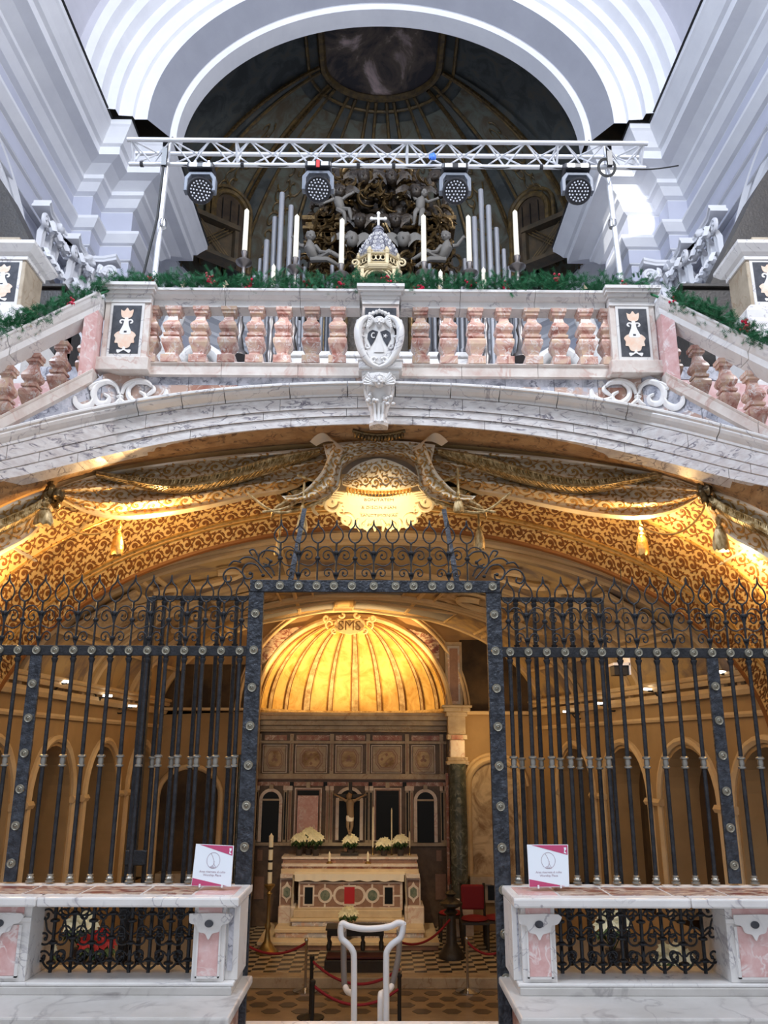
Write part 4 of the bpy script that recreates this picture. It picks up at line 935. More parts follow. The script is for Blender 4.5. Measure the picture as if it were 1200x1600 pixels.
for mir in (False, True):
    swag('swag_cloth', [(520, 697), (440, 704), (340, 713), (240, 726), (150, 742), (84, 764)], [(524, 742), (470, 765), (400, 778), (320, 796), (250, 808), (185, 812), (130, 800), (82, 772)], .50, .80, 'brocade', dr, 3, .075, mir=mir, pat=(9, 3))
    swag('swag_fringe', [(500, 700), (430, 712), (340, 738), (270, 748), (210, 744), (150, 736)], [(500, 712), (440, 736), (340, 764), (270, 772), (210, 762), (150, 746)], .42, .5, 'feather_gilt', dr, 2, .03, mir=mir)
    swag('swag_cloth', [(84, 760), (40, 776), (0, 794), (-60, 826)], [(84, 792), (50, 838), (0, 868), (-60, 905)], .5, .72, 'brocade', dr, 2, .06, mir=mir, pat=(3, 2))
    swag('swag_fringe', [(84, 766), (44, 792), (0, 812), (-60, 845)], [(84, 780), (48, 812), (0, 836), (-60, 868)], .40, .46, 'feather_gilt', dr, 2, .03, mir=mir)
    X = lambda px: 1184-px if mir else px
    kn = MB(); c = UG(X(80), 772, .3)
    for i in range(10): kn.blob(c+Vector((random.gauss(0, .03), random.gauss(0, .03), random.gauss(0, .04))), (.04, .04, .05), 8, 6, .5, 12)
    kn.tube([UG(X(88), 735, .45), UG(X(78), 755, .34), c], [.02, .025, .02], 8); kn.build('gathering_knot', 'old_gilt', dr, True)
    for pts, r in (([(80, 778), (90, 806), (118, 830), (150, 834), (188, 820)], .010), ([(465, 742), (520, 768), (480, 792), (430, 800), (386, 770)], .013), ([(540, 712), (505, 748), (455, 790), (410, 800)], .012)):
        l_ = line(pts); MB().tube([UG(X(l_(i/24)[0]), l_(i/24)[1], .35 if pts[0][0] > 300 else .6) for i in range(25)], r, 6).build('cord', 'feather_gilt' if r > .011 else 'gilt', dr, True)
def tassel(px, y0, y1, w_, d, cord=12, mt='feather_gilt'):
    a, b = UG(px, y0, d), UG(px, y1, d); h = a.z-b.z; m = MB()
    m.lathe([(.0, a.z+.01), (w_*.30, a.z), (w_*.42, a.z-h*.1), (w_*.3, a.z-h*.2), (w_*.2, a.z-h*.24), (w_*.45, a.z-h*.30), (w_*.5, a.z-h*.34)], (a.x, a.y, 0), 14)
    n = 18; pr = [(w_*.35, .3), (w_*.62, .45), (w_*.8, .62), (w_*.92, .8), (w_*.95, .93), (w_*.8, 1)]
    m.rings([[(a.x+r*(1+.13*math.cos(i*PI*.9))*math.cos(2*PI*i/n+z*.8), a.y+r*.8*math.sin(2*PI*i/n+z*.8), a.z-h*z-.01*math.sin(i*2.2)*(z > .9)) for i in range(n)] for r, z in pr])
    m.tube([(a.x, a.y, a.z), (a.x+.005, a.y+.05, a.z+cord*.006)], .012, 6)
    m.build('tassel', mt, dr, True)
tassel(187, 818, 868, .065, .95, 20, 'gilt'); tassel(1001, 820, 868, .065, .95, 20, 'gilt'); tassel(72, 784, 822, .085, .28); tassel(1122, 808, 862, .075, .6, 40)
tassel(473, 790, 832, .055, .3, 40); tassel(748, 812, 858, .055, .6, 20); tassel(437, 828, 868, .045, .7, 30); tassel(716, 768, 800, .05, .3, 40)
# the middle canopy
swag('canopy_cloth', [(505, 695), (545, 690), (592, 688), (640, 690), (680, 695)], [(520, 752), (550, 722), (592, 714), (635, 722), (668, 750)], .4, .50, 'brocade', dr, 1.5, .04, pat=(4, 2))
swag('canopy_cloth', [(535, 748), (555, 728), (592, 716), (630, 728), (655, 746)], [(535, 758), (560, 766), (592, 769), (630, 766), (655, 758)], .38, .55, 'brocade', dr, 1, .03, pat=(4, 2))
for mir in (False, True):
    swag('canopy_fold', [(520, 692), (512, 715), (500, 740), (470, 770), (440, 775)], [(548, 700), (535, 735), (528, 765), (500, 782), (455, 788)], .36, .45, 'brocade', dr, 2, .03, mir=mir, pat=(4, 1))
    swag('canopy_fold', [(470, 760), (480, 752), (505, 748), (530, 760)], [(430, 775), (450, 800), (480, 795), (520, 772)], .5, .6, 'old_gilt', dr, 4, .05, mir=mir)
    sp = MB()
    for i in range(9):
        a = i/8; X = lambda px: 1184-px if mir else px
        p = [UG(X(520-8*i), 768+2*i, .42), UG(X(480-7*i), 757+4*i, .34), UG(X(448-3*i), 772+5*i, .5)]
        sp.tube([p[0]*(1-t)**2+p[1]*2*t*(1-t)+p[2]*t*t for t in [k/8 for k in range(9)]], [.004+.016*math.sin(PI*k/8) for k in range(9)], 6)
    sp.build('wing_plumes', 'feather_gilt', dr, True)
    m = MB().rings([[UG(X(484+42*t), 690-20*math.sin(PI*t*.8)+(22*t*t), .1+.1*t), UG(X(494+48*t), 697-12*math.sin(PI*t*.8)+16*t*t, .22+.1*t)] for t in [i/10 for i in range(11)]], False).build('ribbon_end', 'drape_stone', dr, True)
m = MB(); c = UG(592, 680, .12)
for i in range(15):
    a = (i-7)/7; m.blob(c+Vector((a*.21, 0, -.03+.035*a*a)), (.022, .03, .035), 8, 6, .2, 20)
m.tube([c+Vector((a/7*.24, -.01, .0+.04*(a/7)**2)) for a in range(-7, 8)], .018, 6); m.build('gilt_crest', 'old_gilt', dr, True)
# ---- lit cartouche with its inscription
YC = 8.0
ct = T('inscribed_cartouche', 'cream stone cartouche with scrolled ends and painted inscription, brightly lit above the gate', 'cartouche', (0, YC, 3.4))
def Kp(px, py, y=YC): return U(px, py, y-.35*(825-py)/60)
oc = smooth([(498, 776), (530, 768), (592, 777), (655, 768), (690, 776), (672, 792), (655, 803), (650, 818), (620, 826), (592, 822), (560, 826), (535, 818), (530, 803), (512, 790), (498, 776)], 5)[:-1]
A_ = [Kp(a, b) for a, b in oc]; B_ = [p+Vector((0, .12, .05)) for p in A_]; n = len(A_)
cen = Vector(np.mean([list(p) for p in A_], axis=0).tolist())+Vector((0, -.05, -.02))
q = MB().add(A_+B_+[cen], [(i, (i+1) % n, 2*n) for i in range(n)]+[(i, n+i, n+(i+1) % n, (i+1) % n) for i in range(n)]+[tuple(range(n, 2*n))])
q.build('cartouche_plate', 'cartouche_stone', ct, True)
for sg in (-1, 1):
    X = lambda px: 592+sg*(592-px)
    for cx_, cy_, r, a0, tn in ((518, 788, 15, 0, 7), (500, 786, 13, 2.5, 6), (541, 815, 13, 1, -6), (572, 822, 7, 0, 5), (534, 800, 8, 1, 6)):
        p = [Kp(X(a), b)+Vector((0, -.05, 0)) for a, b in spiral(cx_, cy_, r, 3, a0, a0+tn, 20)]
        MB().tube(p, [.022-.012*i/20 for i in range(21)], 7).build('cartouche_scroll', 'cartouche_stone', ct, True)
    for i in range(4):
        l_ = line([(540-i*3, 772+3*i), (508-i*2, 770+4*i), (486+i, 786+4*i), (492+2*i, 800+2*i)])
        MB().tube([Kp(X(l_(t/12)[0]), l_(t/12)[1])+Vector((0, -.03, 0)) for t in range(13)], .013, 6).build('cartouche_fold', 'cartouche_stone', ct, True)
    for i in range(3): MB().tube([Kp(X(588-i*14), 812)+Vector((0, -.03, 0)), Kp(X(584-i*13), 822)+Vector((0, -.06, 0)), Kp(X(586-i*12), 830)+Vector((0, -.02, 0))], [.014, .022, .012], 8).build('cartouche_fold', 'cartouche_stone', ct, True)
def text(body, size, o, par, mt, rx=PI/2, ext=.001, rz=0, ry=0):
    c = bpy.data.curves.new('t', 'FONT'); c.body = body; c.size = size; c.align_x = 'CENTER'; c.align_y = 'CENTER'; c.extrude = ext; c.resolution_u = 2
    ob = bpy.data.objects.new('t', c); sc.collection.objects.link(ob)
    me = bpy.data.meshes.new_from_object(ob.evaluated_get(bpy.context.evaluated_depsgraph_get())); bpy.data.objects.remove(ob)
    me.materials.clear(); me.materials.append(M[mt]); x = bpy.data.objects.new('lettering', me); sc.collection.objects.link(x)
    x.parent = par; L = Vector(o); q = par
    while q is not None: L = L-q.location; q = q.parent
    x.location = L; x.rotation_euler = (rx, ry, rz); return x
for body, py, s_ in (('BONITATEM', 786, .052), ('& DISCIPLINAM', 798, .05), ('SANCTIMONIAE', 810, .05)):
    p = Kp(592, py)+Vector((0, -.10, 0)); text(body, s_, p, ct, 'ink', rx=math.radians(60))
fr = MB()
for i in range(19):
    a = (i-9)/9; p = Kp(592+a*48, 776-3*a*a)+Vector((0, -.09, .02)); fr.blob(p, (.02, .02, .03), 6, 5); fr.tube([p, p+Vector((0, -.02, -.06))], [.006, .002], 4)
fr.build('beaded_fringe', 'gilt', ct, True)

# ================================================================ CRYPT
FZ, FZ2 = CZ-2.85, CZ-2.97     # altar floor, lower floor
YE = 15.2; cxE = -.5
def hv(y):      # half width, centre of the crypt at depth y
    t = (y-8.9)/(YE-8.9); return 4.25+(3.35-4.25)*t, cxE*t
def V_(a, y, off=0):   # vault: angle a (-pi/2..pi/2)
    h, c = hv(y); return Vector((c+(h-off)*math.sin(a), y, CZ+.62+(1.86-off)*math.cos(a)))
mv = MB().grid(lambda u, v: V_((u*2-1)*PI/2, 8.9+(YE-8.9)*v), 60, 20).build('ceiling_crypt', 'vault_fresco', None, True, kind='structure')
def vt(pts, r, nm='vault_moulding', mt='ochre_light'): MB().tube(pts, r, 6).build(nm, mt, mv, True)
for y in (9.5, 9.8, 11.6, 11.9, 13.4, 13.6, 14.9): vt([V_((-1+2*i/40)*PI/2*.98, y, .02) for i in range(41)], .045)
for a in (-1.15, -.75, -.7, -.28, .28, .7, .75, 1.15):
    for y0, y1 in ((9.9, 11.5), (12.0, 13.3), (13.7, 14.8)): vt([V_(a, y0, .02), V_(a, (y0+y1)/2, .02), V_(a, y1, .02)], .035)
for (y0, y1, a0, a1, mt) in ((12.1, 13.2, -.62, -.35, 'fresco_faded'), (12.1, 13.2, .35, .62, 'fresco_faded'), (12.1, 13.2, -.2, .2, 'grey_stucco'), (13.8, 14.7, -.6, -.1, 'grey_stucco'), (13.8, 14.7, .0, .5, 'grey_stucco'), (10.1, 11.3, .8, 1.1, 'fresco_faded'), (10.1, 11.3, -1.1, -.8, 'fresco_faded')):
    MB().grid(lambda u, v: V_(a0+(a1-a0)*u, y0+(y1-y0)*v, .03), 6, 4).build('painted_panel', mt, mv, True)
    vt([V_(a0+(a1-a0)*a, y0+(y1-y0)*b, .04) for a, b in ((0,0),(0,1),(1,1),(1,0),(0,0))], .025)
for sg in (-1, 1):
    for y in (10.6, 12.6):
        for k in (0, 1):
            p = [V_(sg*(.78-.25*k)+.10*math.cos(t)*sg, y+.25*math.sin(t), .08) for t in [i/10*4.5 for i in range(11)]]
            vt(p, .05, 'stucco_scroll')
# side walls with arcades
WZ = .70+CZ
for sg, nm in ((-1, 'wall_left_crypt'), (1, 'wall_right_crypt')):
    def W(t, z, o=0):     # t 0..1 along wall, o towards the room
        y = 8.6+(YE-8.6)*t; h, c = hv(max(y, 8.6)); return Vector((c+sg*(h-o), y, z))
    wl = T('x', '', ''); bpy.data.objects.remove(wl)
    n = 4; aw = .155; arches = [(i+.5)/n for i in range(n)] if sg < 0 else [.10, .33, .56, .80]
    m = MB(); spring = CZ-.58; topz = WZ+.15; r = None
    L = YE-8.6; rad = .085
    edges = []
    base = -.6 if 0 else CZ-2.0
    # wall built as strips around each arched opening
    prev = -.02
    for ac in arches:
        m.add([W(prev, base), W(ac-rad, base), W(ac-rad, topz), W(prev, topz)], [(0, 1, 2, 3)])
        pts = [(ac-rad*math.cos(PI*i/14), spring+rad*L*1.15*math.sin(PI*i/14)) for i in range(15)]
        for (a, b), (c, d) in zip(pts, pts[1:]): m.add([W(a, b), W(c, d), W(c, topz), W(a, topz)], [(0, 1, 2, 3)])
        full = [(ac-rad, base)]+pts+[(ac+rad, base)]
        m.rings([[W(a, b), W(a, b, -.5)] for a, b in full], False)
        prev = ac+rad
    m.add([W(prev, base), W(1.02, base), W(1.02, topz), W(prev, topz)], [(0, 1, 2, 3)])
    wl = m.build(nm, 'ochre_plaster', None, kind='structure')
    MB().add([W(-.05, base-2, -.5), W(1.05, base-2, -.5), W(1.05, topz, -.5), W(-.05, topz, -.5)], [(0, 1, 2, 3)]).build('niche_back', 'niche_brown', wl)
    MB().add([W(-.05, base-2, .0), W(1.05, base-2, .0), W(1.05, base, .0), W(-.05, base, .0)], [(0, 1, 2, 3)]).build('dado', 'ochre_plaster', wl)
    MB().add([W(-.05, topz, -.6), W(1.05, topz, -.6), W(1.05, topz, .0), W(-.05, topz, 0)], [(0, 1, 2, 3)]).build('wall_top', 'ochre_plaster', wl)
    for ac in arches:
        pts = [(ac-(rad+.012)*math.cos(PI*i/14), spring+(rad+.012)*L*1.15*math.sin(PI*i/14)) for i in range(15)]
        MB().tube([W(ac-rad-.012, base)]+[W(a, b, .01) for a, b in pts]+[W(ac+rad+.012, base)], .05, 6).build('arch_moulding', 'ochre_light', wl, True)
        for e in (-1, 1): MB().tube([W(ac+e*(rad+.002), spring-.04, .03), W(ac+e*(rad+.028), spring-.04, .03)], .05, 6).build('impost', 'ochre_light', wl)
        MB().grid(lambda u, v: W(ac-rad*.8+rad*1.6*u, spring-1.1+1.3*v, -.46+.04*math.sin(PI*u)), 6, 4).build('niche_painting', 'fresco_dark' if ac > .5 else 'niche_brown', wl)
    for z, r_, o in ((WZ-.02, .06, .06), (WZ+.1, .04, .12), (WZ-.28, .035, .03), (WZ+.16, .03, .16)):
        MB().tube([W(i/10, z, o) for i in range(11)], r_, 6).build('cornice', 'ochre_light', wl, True)
# end wall with the conch recess
cxA = U(551, 1110, YE).x; cA = U(551, 1112, YE); rA = 1.72; zA0 = cA.z; zTop = U(551, 965, YE).z
def ew(pts): return [(p[0], p[1]) for p in pts]
h_, c_ = hv(YE)
m = MB(); N_ = 40
outer = [V_((-1+2*i/N_)*PI/2, YE) for i in range(N_+1)]
inn = [Vector((cxA-rA*math.cos(PI*i/N_), YE, zA0+(zTop-zA0)*math.sin(PI*i/N_))) for i in range(N_+1)]
m.rings([[a, b] for a, b in zip(outer, inn)], False)
for a, b, nmz in ((outer[0].x-.3, cxA-rA, 0), (cxA+rA, outer[-1].x+.6, 0)):
    m.add([(a, YE, zA0), (b, YE, zA0), (b, YE, FZ-.4), (a, YE, FZ-.4)], [(0, 1, 2, 3)])
m.add([outer[0], (outer[0].x-.3, YE, outer[0].z), (outer[0].x-.3, YE, zA0), (cxA-rA, YE, zA0)], [(0, 1, 2, 3)])
m.add([outer[-1], (outer[-1].x+.6, YE, outer[-1].z), (outer[-1].x+.6, YE, zA0), (cxA+rA, YE, zA0)], [(0, 1, 2, 3)])
we = m.build('wall_back_crypt', 'ochre_plaster', None, kind='structure')
for k, (o, r_) in enumerate(((.02, .05), (.30, .035), (.36, .02))):
    MB().tube([Vector((cxA-(rA+o)*math.cos(PI*i/40), YE-.04, zA0+(zTop-zA0+o)*math.sin(PI*i/40))) for i in range(41)], r_, 8).build('arch_moulding', 'ochre_light', we, True)
def tri(pts, mt, d=.03):
    P = [U(a, b, YE-.02) for a, b in pts]; P2 = [p+Vector((0, -d, 0)) for p in P]; n = len(P)
    return MB().add(P+P2, [tuple(range(n)), tuple(range(n, 2*n))[::-1]]+[(i, (i+1) % n, n+(i+1) % n, n+i) for i in range(n)]).build('spandrel_panel', mt, we)
tri([(602, 975), (640, 983), (686, 997), (686, 1045), (664, 1013), (635, 991)], 'mosaic_marble'); tri([(408, 1000), (440, 985), (494, 974), (460, 995), (430, 1018), (404, 1045)], 'mosaic_marble')
# conch
co_ = T('shell_conch', 'glowing golden half dome with pale ribs under the monogram cartouche', 'half dome', (cxA, YE, zA0))
def cq(ph, t, off=0):   # ph 0..pi around the base, t 0 base .. pi/2 apex(front top)
    R = rA-off; hz = (zTop-zA0-off); dp = 1.45-off
    bx, by = -math.cos(ph), math.sin(ph)
    return Vector((cxA+R*bx*math.cos(t), YE+dp*by*math.cos(t), zA0+hz*math.sin(t)))
MB().grid(lambda u, v: cq(PI*u, PI/2*v), 72, 24).build('dome_shell', 'conch_gold', co_, True)
NR = 11
for i in range(NR):
    ph = PI*(i+.5)/NR if 0 else PI*(.04+.92*i/(NR-1))
    w0 = .042 if i % 2 else .028
    MB().grid(lambda u, v: cq(ph+(u-.5)*2*w0, PI/2*.93*v, .03), 2, 22).build('shell_rib', 'conch_rib', co_, True)
    for e in (-1, 1): MB().tube([cq(ph+e*w0, PI/2*.93*v/22, .03) for v in range(23)], .009, 5).build('rib_edge', 'damask_brown', co_)
MB().tube([cq(PI*i/48, .02, .02) for i in range(49)], .05, 6).build('base_moulding', 'conch_rib', co_, True)
for i in range(24):
    a0, a1 = PI*(i+.06)/24, PI*(i+.94)/24
    MB().rings([[cq(a, 0, .03), cq(a, 0, .03)+Vector((0, 0, -.09)), cq(a, 0, -.03)+Vector((0, 0, -.09))] for a in (a0, (a0+a1)/2, a1)], False).build('base_block', 'wall_brown' if i % 3 else 'red_marble', co_)
# monogram cartouche
p = U(546, 975, YE-.12); sm = T('monogram_cartouche', 'cream scrolled cartouche lettered SMS at the crown of the golden half dome', 'cartouche', p)
def Q(px, py, d=0): return U(px, py, YE-.12-d)
sh_ = [(526, 966), (546, 969), (566, 966), (570, 976), (564, 986), (546, 991), (528, 986), (522, 976)]
P = [Q(a, b) for a, b in smooth(sh_+[sh_[0]], 3)[:-1]]; n = len(P)
MB().add(P+[q+Vector((0, .08, 0)) for q in P], [tuple(range(n))[::-1]]+[(i, (i+1) % n, n+(i+1) % n, n+i) for i in range(n)]).build('cartouche_plate', 'cartouche_stone', sm)
for sg in (-1, 1):
    X = lambda px: 546+sg*(546-px)
    for a, b, r_, a0, tn in ((510, 966, 6, 0, 7), (516, 975, 8, 2, 5), (522, 985, 5, 1, 6), (535, 961, 5, 3, -5)):
        MB().tube([Q(X(c), d, .03) for c, d in spiral(a, b, r_, 1.5, a0, a0+tn, 14)], .022, 6).build('cartouche_scroll', 'cartouche_stone', sm, True)
text('SMS', .25, Q(546, 978, .02), sm, 'ink', ext=.004)
# apse wall below the conch, at the springing
YW = YE+.35
aw_ = T('altar_wall', 'panelled marble wall of five niches behind the crypt altar', 'wall panelling', (cxA, YW, FZ))
for sg in (-1, 1): MB().box(cxA+sg*rA-.04, cxA+sg*rA+.04, YE+.01, YW+.25, FZ-.3, zA0).build('side_reveal', 'wall_brown', aw_)
wz = lambda py: U(548, py, YW).z; wx = lambda px: U(px, 1200, YW).x
MB().box(cxA-rA, cxA+rA, YW, YW+.2, FZ, wz(1120)).build('wall_face', 'wall_brown', aw_)
MB().box(cxA-rA, cxA+rA, YW, YE+1.6, zA0-.06, zA0-.02).build('shelf', 'ochre_plaster', aw_)
for y0, y1, d in ((1114, 1119, .25), (1119, 1126, .3), (1126, 1134, .2), (1134, 1141, .1), (1141, 1144, .14)):
    MB().box(cxA-rA, cxA+rA, YW-d, YW+.1, wz(y1), wz(y0)).build('cornice', 'aged_marble', aw_, bev=.01)
def pl(x0, y0, x1, y1, mt, d=.02, nm='marble_panel', par=None): return MB().box(wx(x0), wx(x1), YW-d, YW+.01, wz(y1), wz(y0)).build(nm, mt, par or aw_)
for a, b in ((412, 447), (462, 514), (524, 570), (582, 628), (643, 688)): pl(a, 1149, b, 1157, 'red_marble', .03)
for i, (a, b) in enumerate(((410, 448), (461, 511), (524, 566), (580, 628), (643, 680))):
    pl(a, 1164, b, 1208, 'cream_marble', .02, 'frieze_panel'); pl(a+1.2, 1165.2, b-1.2, 1206.8, 'wall_brown', .023, 'frieze_panel'); pl(a+2.5, 1166.5, b-2.5, 1205.5, 'aged_marble', .026, 'frieze_panel')
    w_ = (b-a)/2; cx_ = (a+b)/2
    oc_ = [(-.72, -.35), (-.45, -.8), (.45, -.8), (.72, -.35), (.72, .35), (.45, .8), (-.45, .8), (-.72, .35)]
    for k, (sc_, mt) in enumerate(((1, 'altar_brown'), (.92, 'aged_marble'), (.84, 'altar_brown'), (.74, 'fresco_faded'))):
        MB().prism([(wx(cx_+u*w_*sc_), wz(1186-v*20*sc_)) for u, v in oc_], (0, YW-.026-.004*k, 0), (1, 0, 0), (0, 0, 1), .004).build('octagon_inlay', mt, aw_)
    for u, v in (((0, .35), (0, -.35), (.3, 0), (-.3, 0)) if i in (1, 3) else ((0, 0), (0, .2), (.14, -.1), (-.14, -.1))):
        MB().lathe([(.03, 0), (.03, .006)], (wx(cx_+u*w_), YW-.05, wz(1186-v*20)), 4, (0, -1, 0)).build('diamond_inlay', 'altar_brown', aw_)
for px in (404, 455, 518, 575, 636, 690):
    pl(px-3, 1147, px+3, 1209, 'aged_marble', .05, 'pilaster_strip'); pl(px-1, 1160, px+1, 1205, 'altar_brown', .055)
pl(402, 1209, 700, 1217, 'aged_marble', .10, 'ledge'); pl(402, 1217, 700, 1219, 'altar_brown', .04); pl(402, 1158, 700, 1162, 'aged_marble', .07, 'ledge'); pl(402, 1222, 700, 1228, 'red_marble', .015)
def arch_niche(px, hw, y0, y1, mt='black_marble'):
    for k, (e, m_) in enumerate(((5, 'cream_marble'), (3, 'altar_brown'), (1.6, 'cream_marble'), (0, mt))):
        pts = [(px-hw-e, y1), (px+hw+e, y1)]+[(px+(hw+e)*math.cos(PI*i/12), y0+hw+2-(hw+e)*math.sin(PI*i/12)) for i in range(13)]
        MB().prism([(wx(a), wz(b)) for a, b in pts], (0, YW-.02-.012*(3-k)*1.5 if k < 3 else YW-.075, 0), (1, 0, 0), (0, 0, 1), .01).build('niche_panel' if k == 3 else 'niche_frame', m_, aw_)
    pl(px-hw, y0+hw, px+hw, y0+hw+3, 'aged_marble', .09); pl(px-3, y0-9, px+3, y0-2, 'aged_marble', .09, 'keystone')
for px in (426, 664): arch_niche(px, 13, 1235, 1315)
arch_niche(547, 16, 1232, 1312)
for a, b, mt in ((466, 500, 'fresco_faded'), (588, 623, 'black_marble')):
    pl(a-4, 1231, b+4, 1314, 'cream_marble', .05, 'picture_frame'); pl(a-2, 1233, b+2, 1312, 'altar_brown', .055, 'picture_frame'); pl(a, 1235, b, 1312, 'black_marble', .06); pl(a+1, 1243, b-1, 1310, 'pink_marble' if mt == 'fresco_faded' else mt, .064, 'niche_picture')
    pl((a+b)/2-3, 1222, (a+b)/2+3, 1231, 'aged_marble', .09, 'keystone')
    for q in ((a-9), (b+9)): pl(q-3, 1222, q+3, 1229, 'black_marble', .03)
for px in (404, 448, 455, 513, 519, 574, 580, 636, 643, 690, 695):
    pl(px-2.6, 1230, px+2.6, 1318, 'aged_marble', .045, 'pilaster_strip'); pl(px-1.3, 1238, px+1.3, 1312, 'altar_brown' if px % 2 else 'black_marble', .05); pl(px-3.5, 1228, px+3.5, 1235, 'cream_marble', .06, 'capital')
pl(400, 1316, 700, 1321, 'aged_marble', .08, 'ledge')
for a, b, c_2, d in ((405, 1370, 420, 1405), (540, 1322, 546, 1340), (678, 1365, 694, 1405), (680, 1328, 688, 1345), (408, 1328, 416, 1345)): pl(a, b, c_2, d, 'altar_brown', .02)
# small relief figure of light in the painted niche
# ---- side elements of the end wall, right of the apse
ez = lambda py, y=YE: U(720, py, y).z; ex = lambda px, y=YE: U(px, 1200, y).x
def eb(x0, y0, x1, y1, mt, d, nm, par=we, bev=0): return MB().box(ex(x0), ex(x1), YE-d, YE+.02, ez(y1), ez(y0)).build(nm, mt, par, bev=bev)
eb(698, 1004, 725, 1104, 'aged_marble', .06, 'pilaster_panel'); eb(702, 1010, 721, 1100, 'mixed_marble', .07, 'pilaster_panel'); eb(705, 1014, 718, 1096, 'altar_brown', .075, 'pilaster_panel')
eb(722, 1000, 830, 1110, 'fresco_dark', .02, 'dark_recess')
for y0, y1, e, d in ((1103, 1107, 10, .35), (1107, 1113, 7, .3), (1113, 1120, 3, .25), (1148, 1156, 2, .28), (1189, 1195, 4, .32), (1183, 1189, 2, .3)): eb(700-e, y0, 727+e, y1, 'aged_marble', d, 'entablature', bev=.01)
eb(700, 1120, 727, 1148, 'aged_marble', .2, 'entablature'); eb(704, 1149, 722, 1156, 'red_marble', .29, 'frieze_inlay')
eb(702, 1156, 725, 1184, 'cream_marble', .26, 'capital', bev=.02)
eb(696, 1208, 700, 1400, 'red_marble', .05, 'pilaster_strip'); eb(400-9, 1004, 400+3, 1400, 'aged_marble', .1, 'pilaster_strip')
cl_ = T('marble_column', 'dark green marble column with pale capital beside the altar niches', 'column', (ex(715, YE-.25), YE-.25, ez(1405)))
MB().lathe([(.135, ez(1398)), (.15, ez(1300)), (.14, ez(1200)), (.15, ez(1196)), (.15, ez(1193))], (ex(715, YE-.25), YE-.25, 0), 24).build('shaft', 'dark_green_marble', cl_, True)
MB().sq([(.19, FZ), (.19, ez(1408)), (.17, ez(1406)), (.17, ez(1402)), (.16, ez(1398))], (ex(715, YE-.25), YE-.25, 0)).build('base', 'cream_marble', cl_)
# arched fresco niche
pts = [(730, 1372), (815, 1372)]+[(772.5+42.5*math.cos(PI*i/14), 1228-42*math.sin(PI*i/14)) for i in range(15)]
MB().prism([(ex(a), ez(b)) for a, b in pts], (0, YE-.01, 0), (1, 0, 0), (0, 0, 1), .02).build('niche_fresco', 'fresco_faded', we)
MB().tube([(ex(a), YE-.05, ez(b)) for a, b in pts[1:]+[pts[0]]], .06, 8).build('niche_moulding', 'ochre_light', we, True)
MB().tube([(ex(772.5+50*math.cos(PI*i/14)), YE-.03, ez(1228-50*math.sin(PI*i/14))) for i in range(15)], .035, 8).build('niche_moulding', 'ochre_light', we, True)
eb(728, 1366, 830, 1378, 'aged_marble', .3, 'side_ledge'); eb(745, 1378, 800, 1408, 'aged_marble', .15, 'side_panel'); eb(755, 1382, 770, 1404, 'black_marble', .16, 'side_panel'); eb(776, 1382, 791, 1404, 'black_marble', .16, 'side_panel')
# dark niche on the other side of the apse
pts = [(250, 1400), (348, 1400)]+[(299+49*math.cos(PI*i/14), 1245-46*math.sin(PI*i/14)) for i in range(15)]
MB().prism([(ex(a), ez(b)) for a, b in pts], (0, YE-.01, 0), (1, 0, 0), (0, 0, 1), .02).build('dark_painting', 'fresco_dark', we)
MB().tube([(ex(a), YE-.05, ez(b)) for a, b in pts[1:]+[pts[0]]], .05, 8).build('niche_moulding', 'ochre_light', we, True)
eb(262, 1362, 345, 1380, 'aged_marble', .35, 'side_ledge')
eb(200, 1108, 400, 1112, 'ochre_light', .2, 'wall_cornice'); eb(727, 1112, 900, 1117, 'ochre_light', .2, 'wall_cornice')
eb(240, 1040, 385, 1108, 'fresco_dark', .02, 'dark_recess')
for k in range(6): eb(366+k*3.2, 1180, 367.5+k*3.2, 1400, 'dark_green_marble' if k % 2 else 'aged_marble', .15, 'pilaster_strip')
# ================================================================ FLOORS AND STAIR
MB().box(-7.2, 7.2, -3, 5.90, -.12, 0).build('floor', 'paving', kind='structure')
for s, nm in ((-1, 'floor_ledge_left'), (1, 'floor_ledge_right')):
    MB().box(min(s*1.35, s*4.6), max(s*1.35, s*4.6), 5.9, 8.6, -.3, 0).build(nm, 'floor_dark', kind='structure')
    MB().box(min(s*1.35, s*1.5), max(s*1.35, s*1.5), 6.25, 8.55, FZ2, -.3).build('wall_stair_'+('left' if s < 0 else 'right'), 'aged_marble', kind='structure')
st = T('crypt_stair', 'stone steps going down from the gate into the crypt', 'stairs', (0, 6.3, FZ2))
for i in range(8):
    MB().box(-1.34, 1.34, (5.91 if i == 0 else 5.78+.3*i), 6.12+.3*i, FZ2, 0-.183*i).build('step', 'paving' if i else 'white_marble', st, bev=.01)
MB().box(-5.5, 5.5, 8.5, 12.2, FZ2-.1, FZ2).build('floor_crypt_lower', 'floor_brown', kind='structure')
fu = MB().box(-5.5, 5.5, 12.2, 16.2, FZ2-.1, FZ-.004).build('floor_crypt', 'tile_light', kind='structure')
MB().box(-5.4, 5.4, 12.15, 12.42, FZ2, FZ+.012).build('step_edge', 'aged_marble', fu, bev=.01)
td = MB()
for i in range(-26, 22):
    for j in range(26):
        x0, y0, a = i*.17, 12.45+j*.135, .17
        if (i+j) % 2: td.add([(x0, y0, FZ), (x0+a, y0+.03, FZ), (x0+a, y0+.135, FZ), (x0, y0+.105, FZ)], [(0, 1, 2, 3)])
td.build('dark_tiles', 'tile_dark', fu, kind='stuff')
td = MB()
for j in range(4):
    for i in range(-16, 16):
        x0 = i*.36+(j % 2)*.18; td.lathe([(.115, FZ2), (.115, FZ2+.004)], (x0, 11.95-j*.26, 0), 6)
td.build('hexagon_tiles', 'floor_dark', fu, kind='stuff')
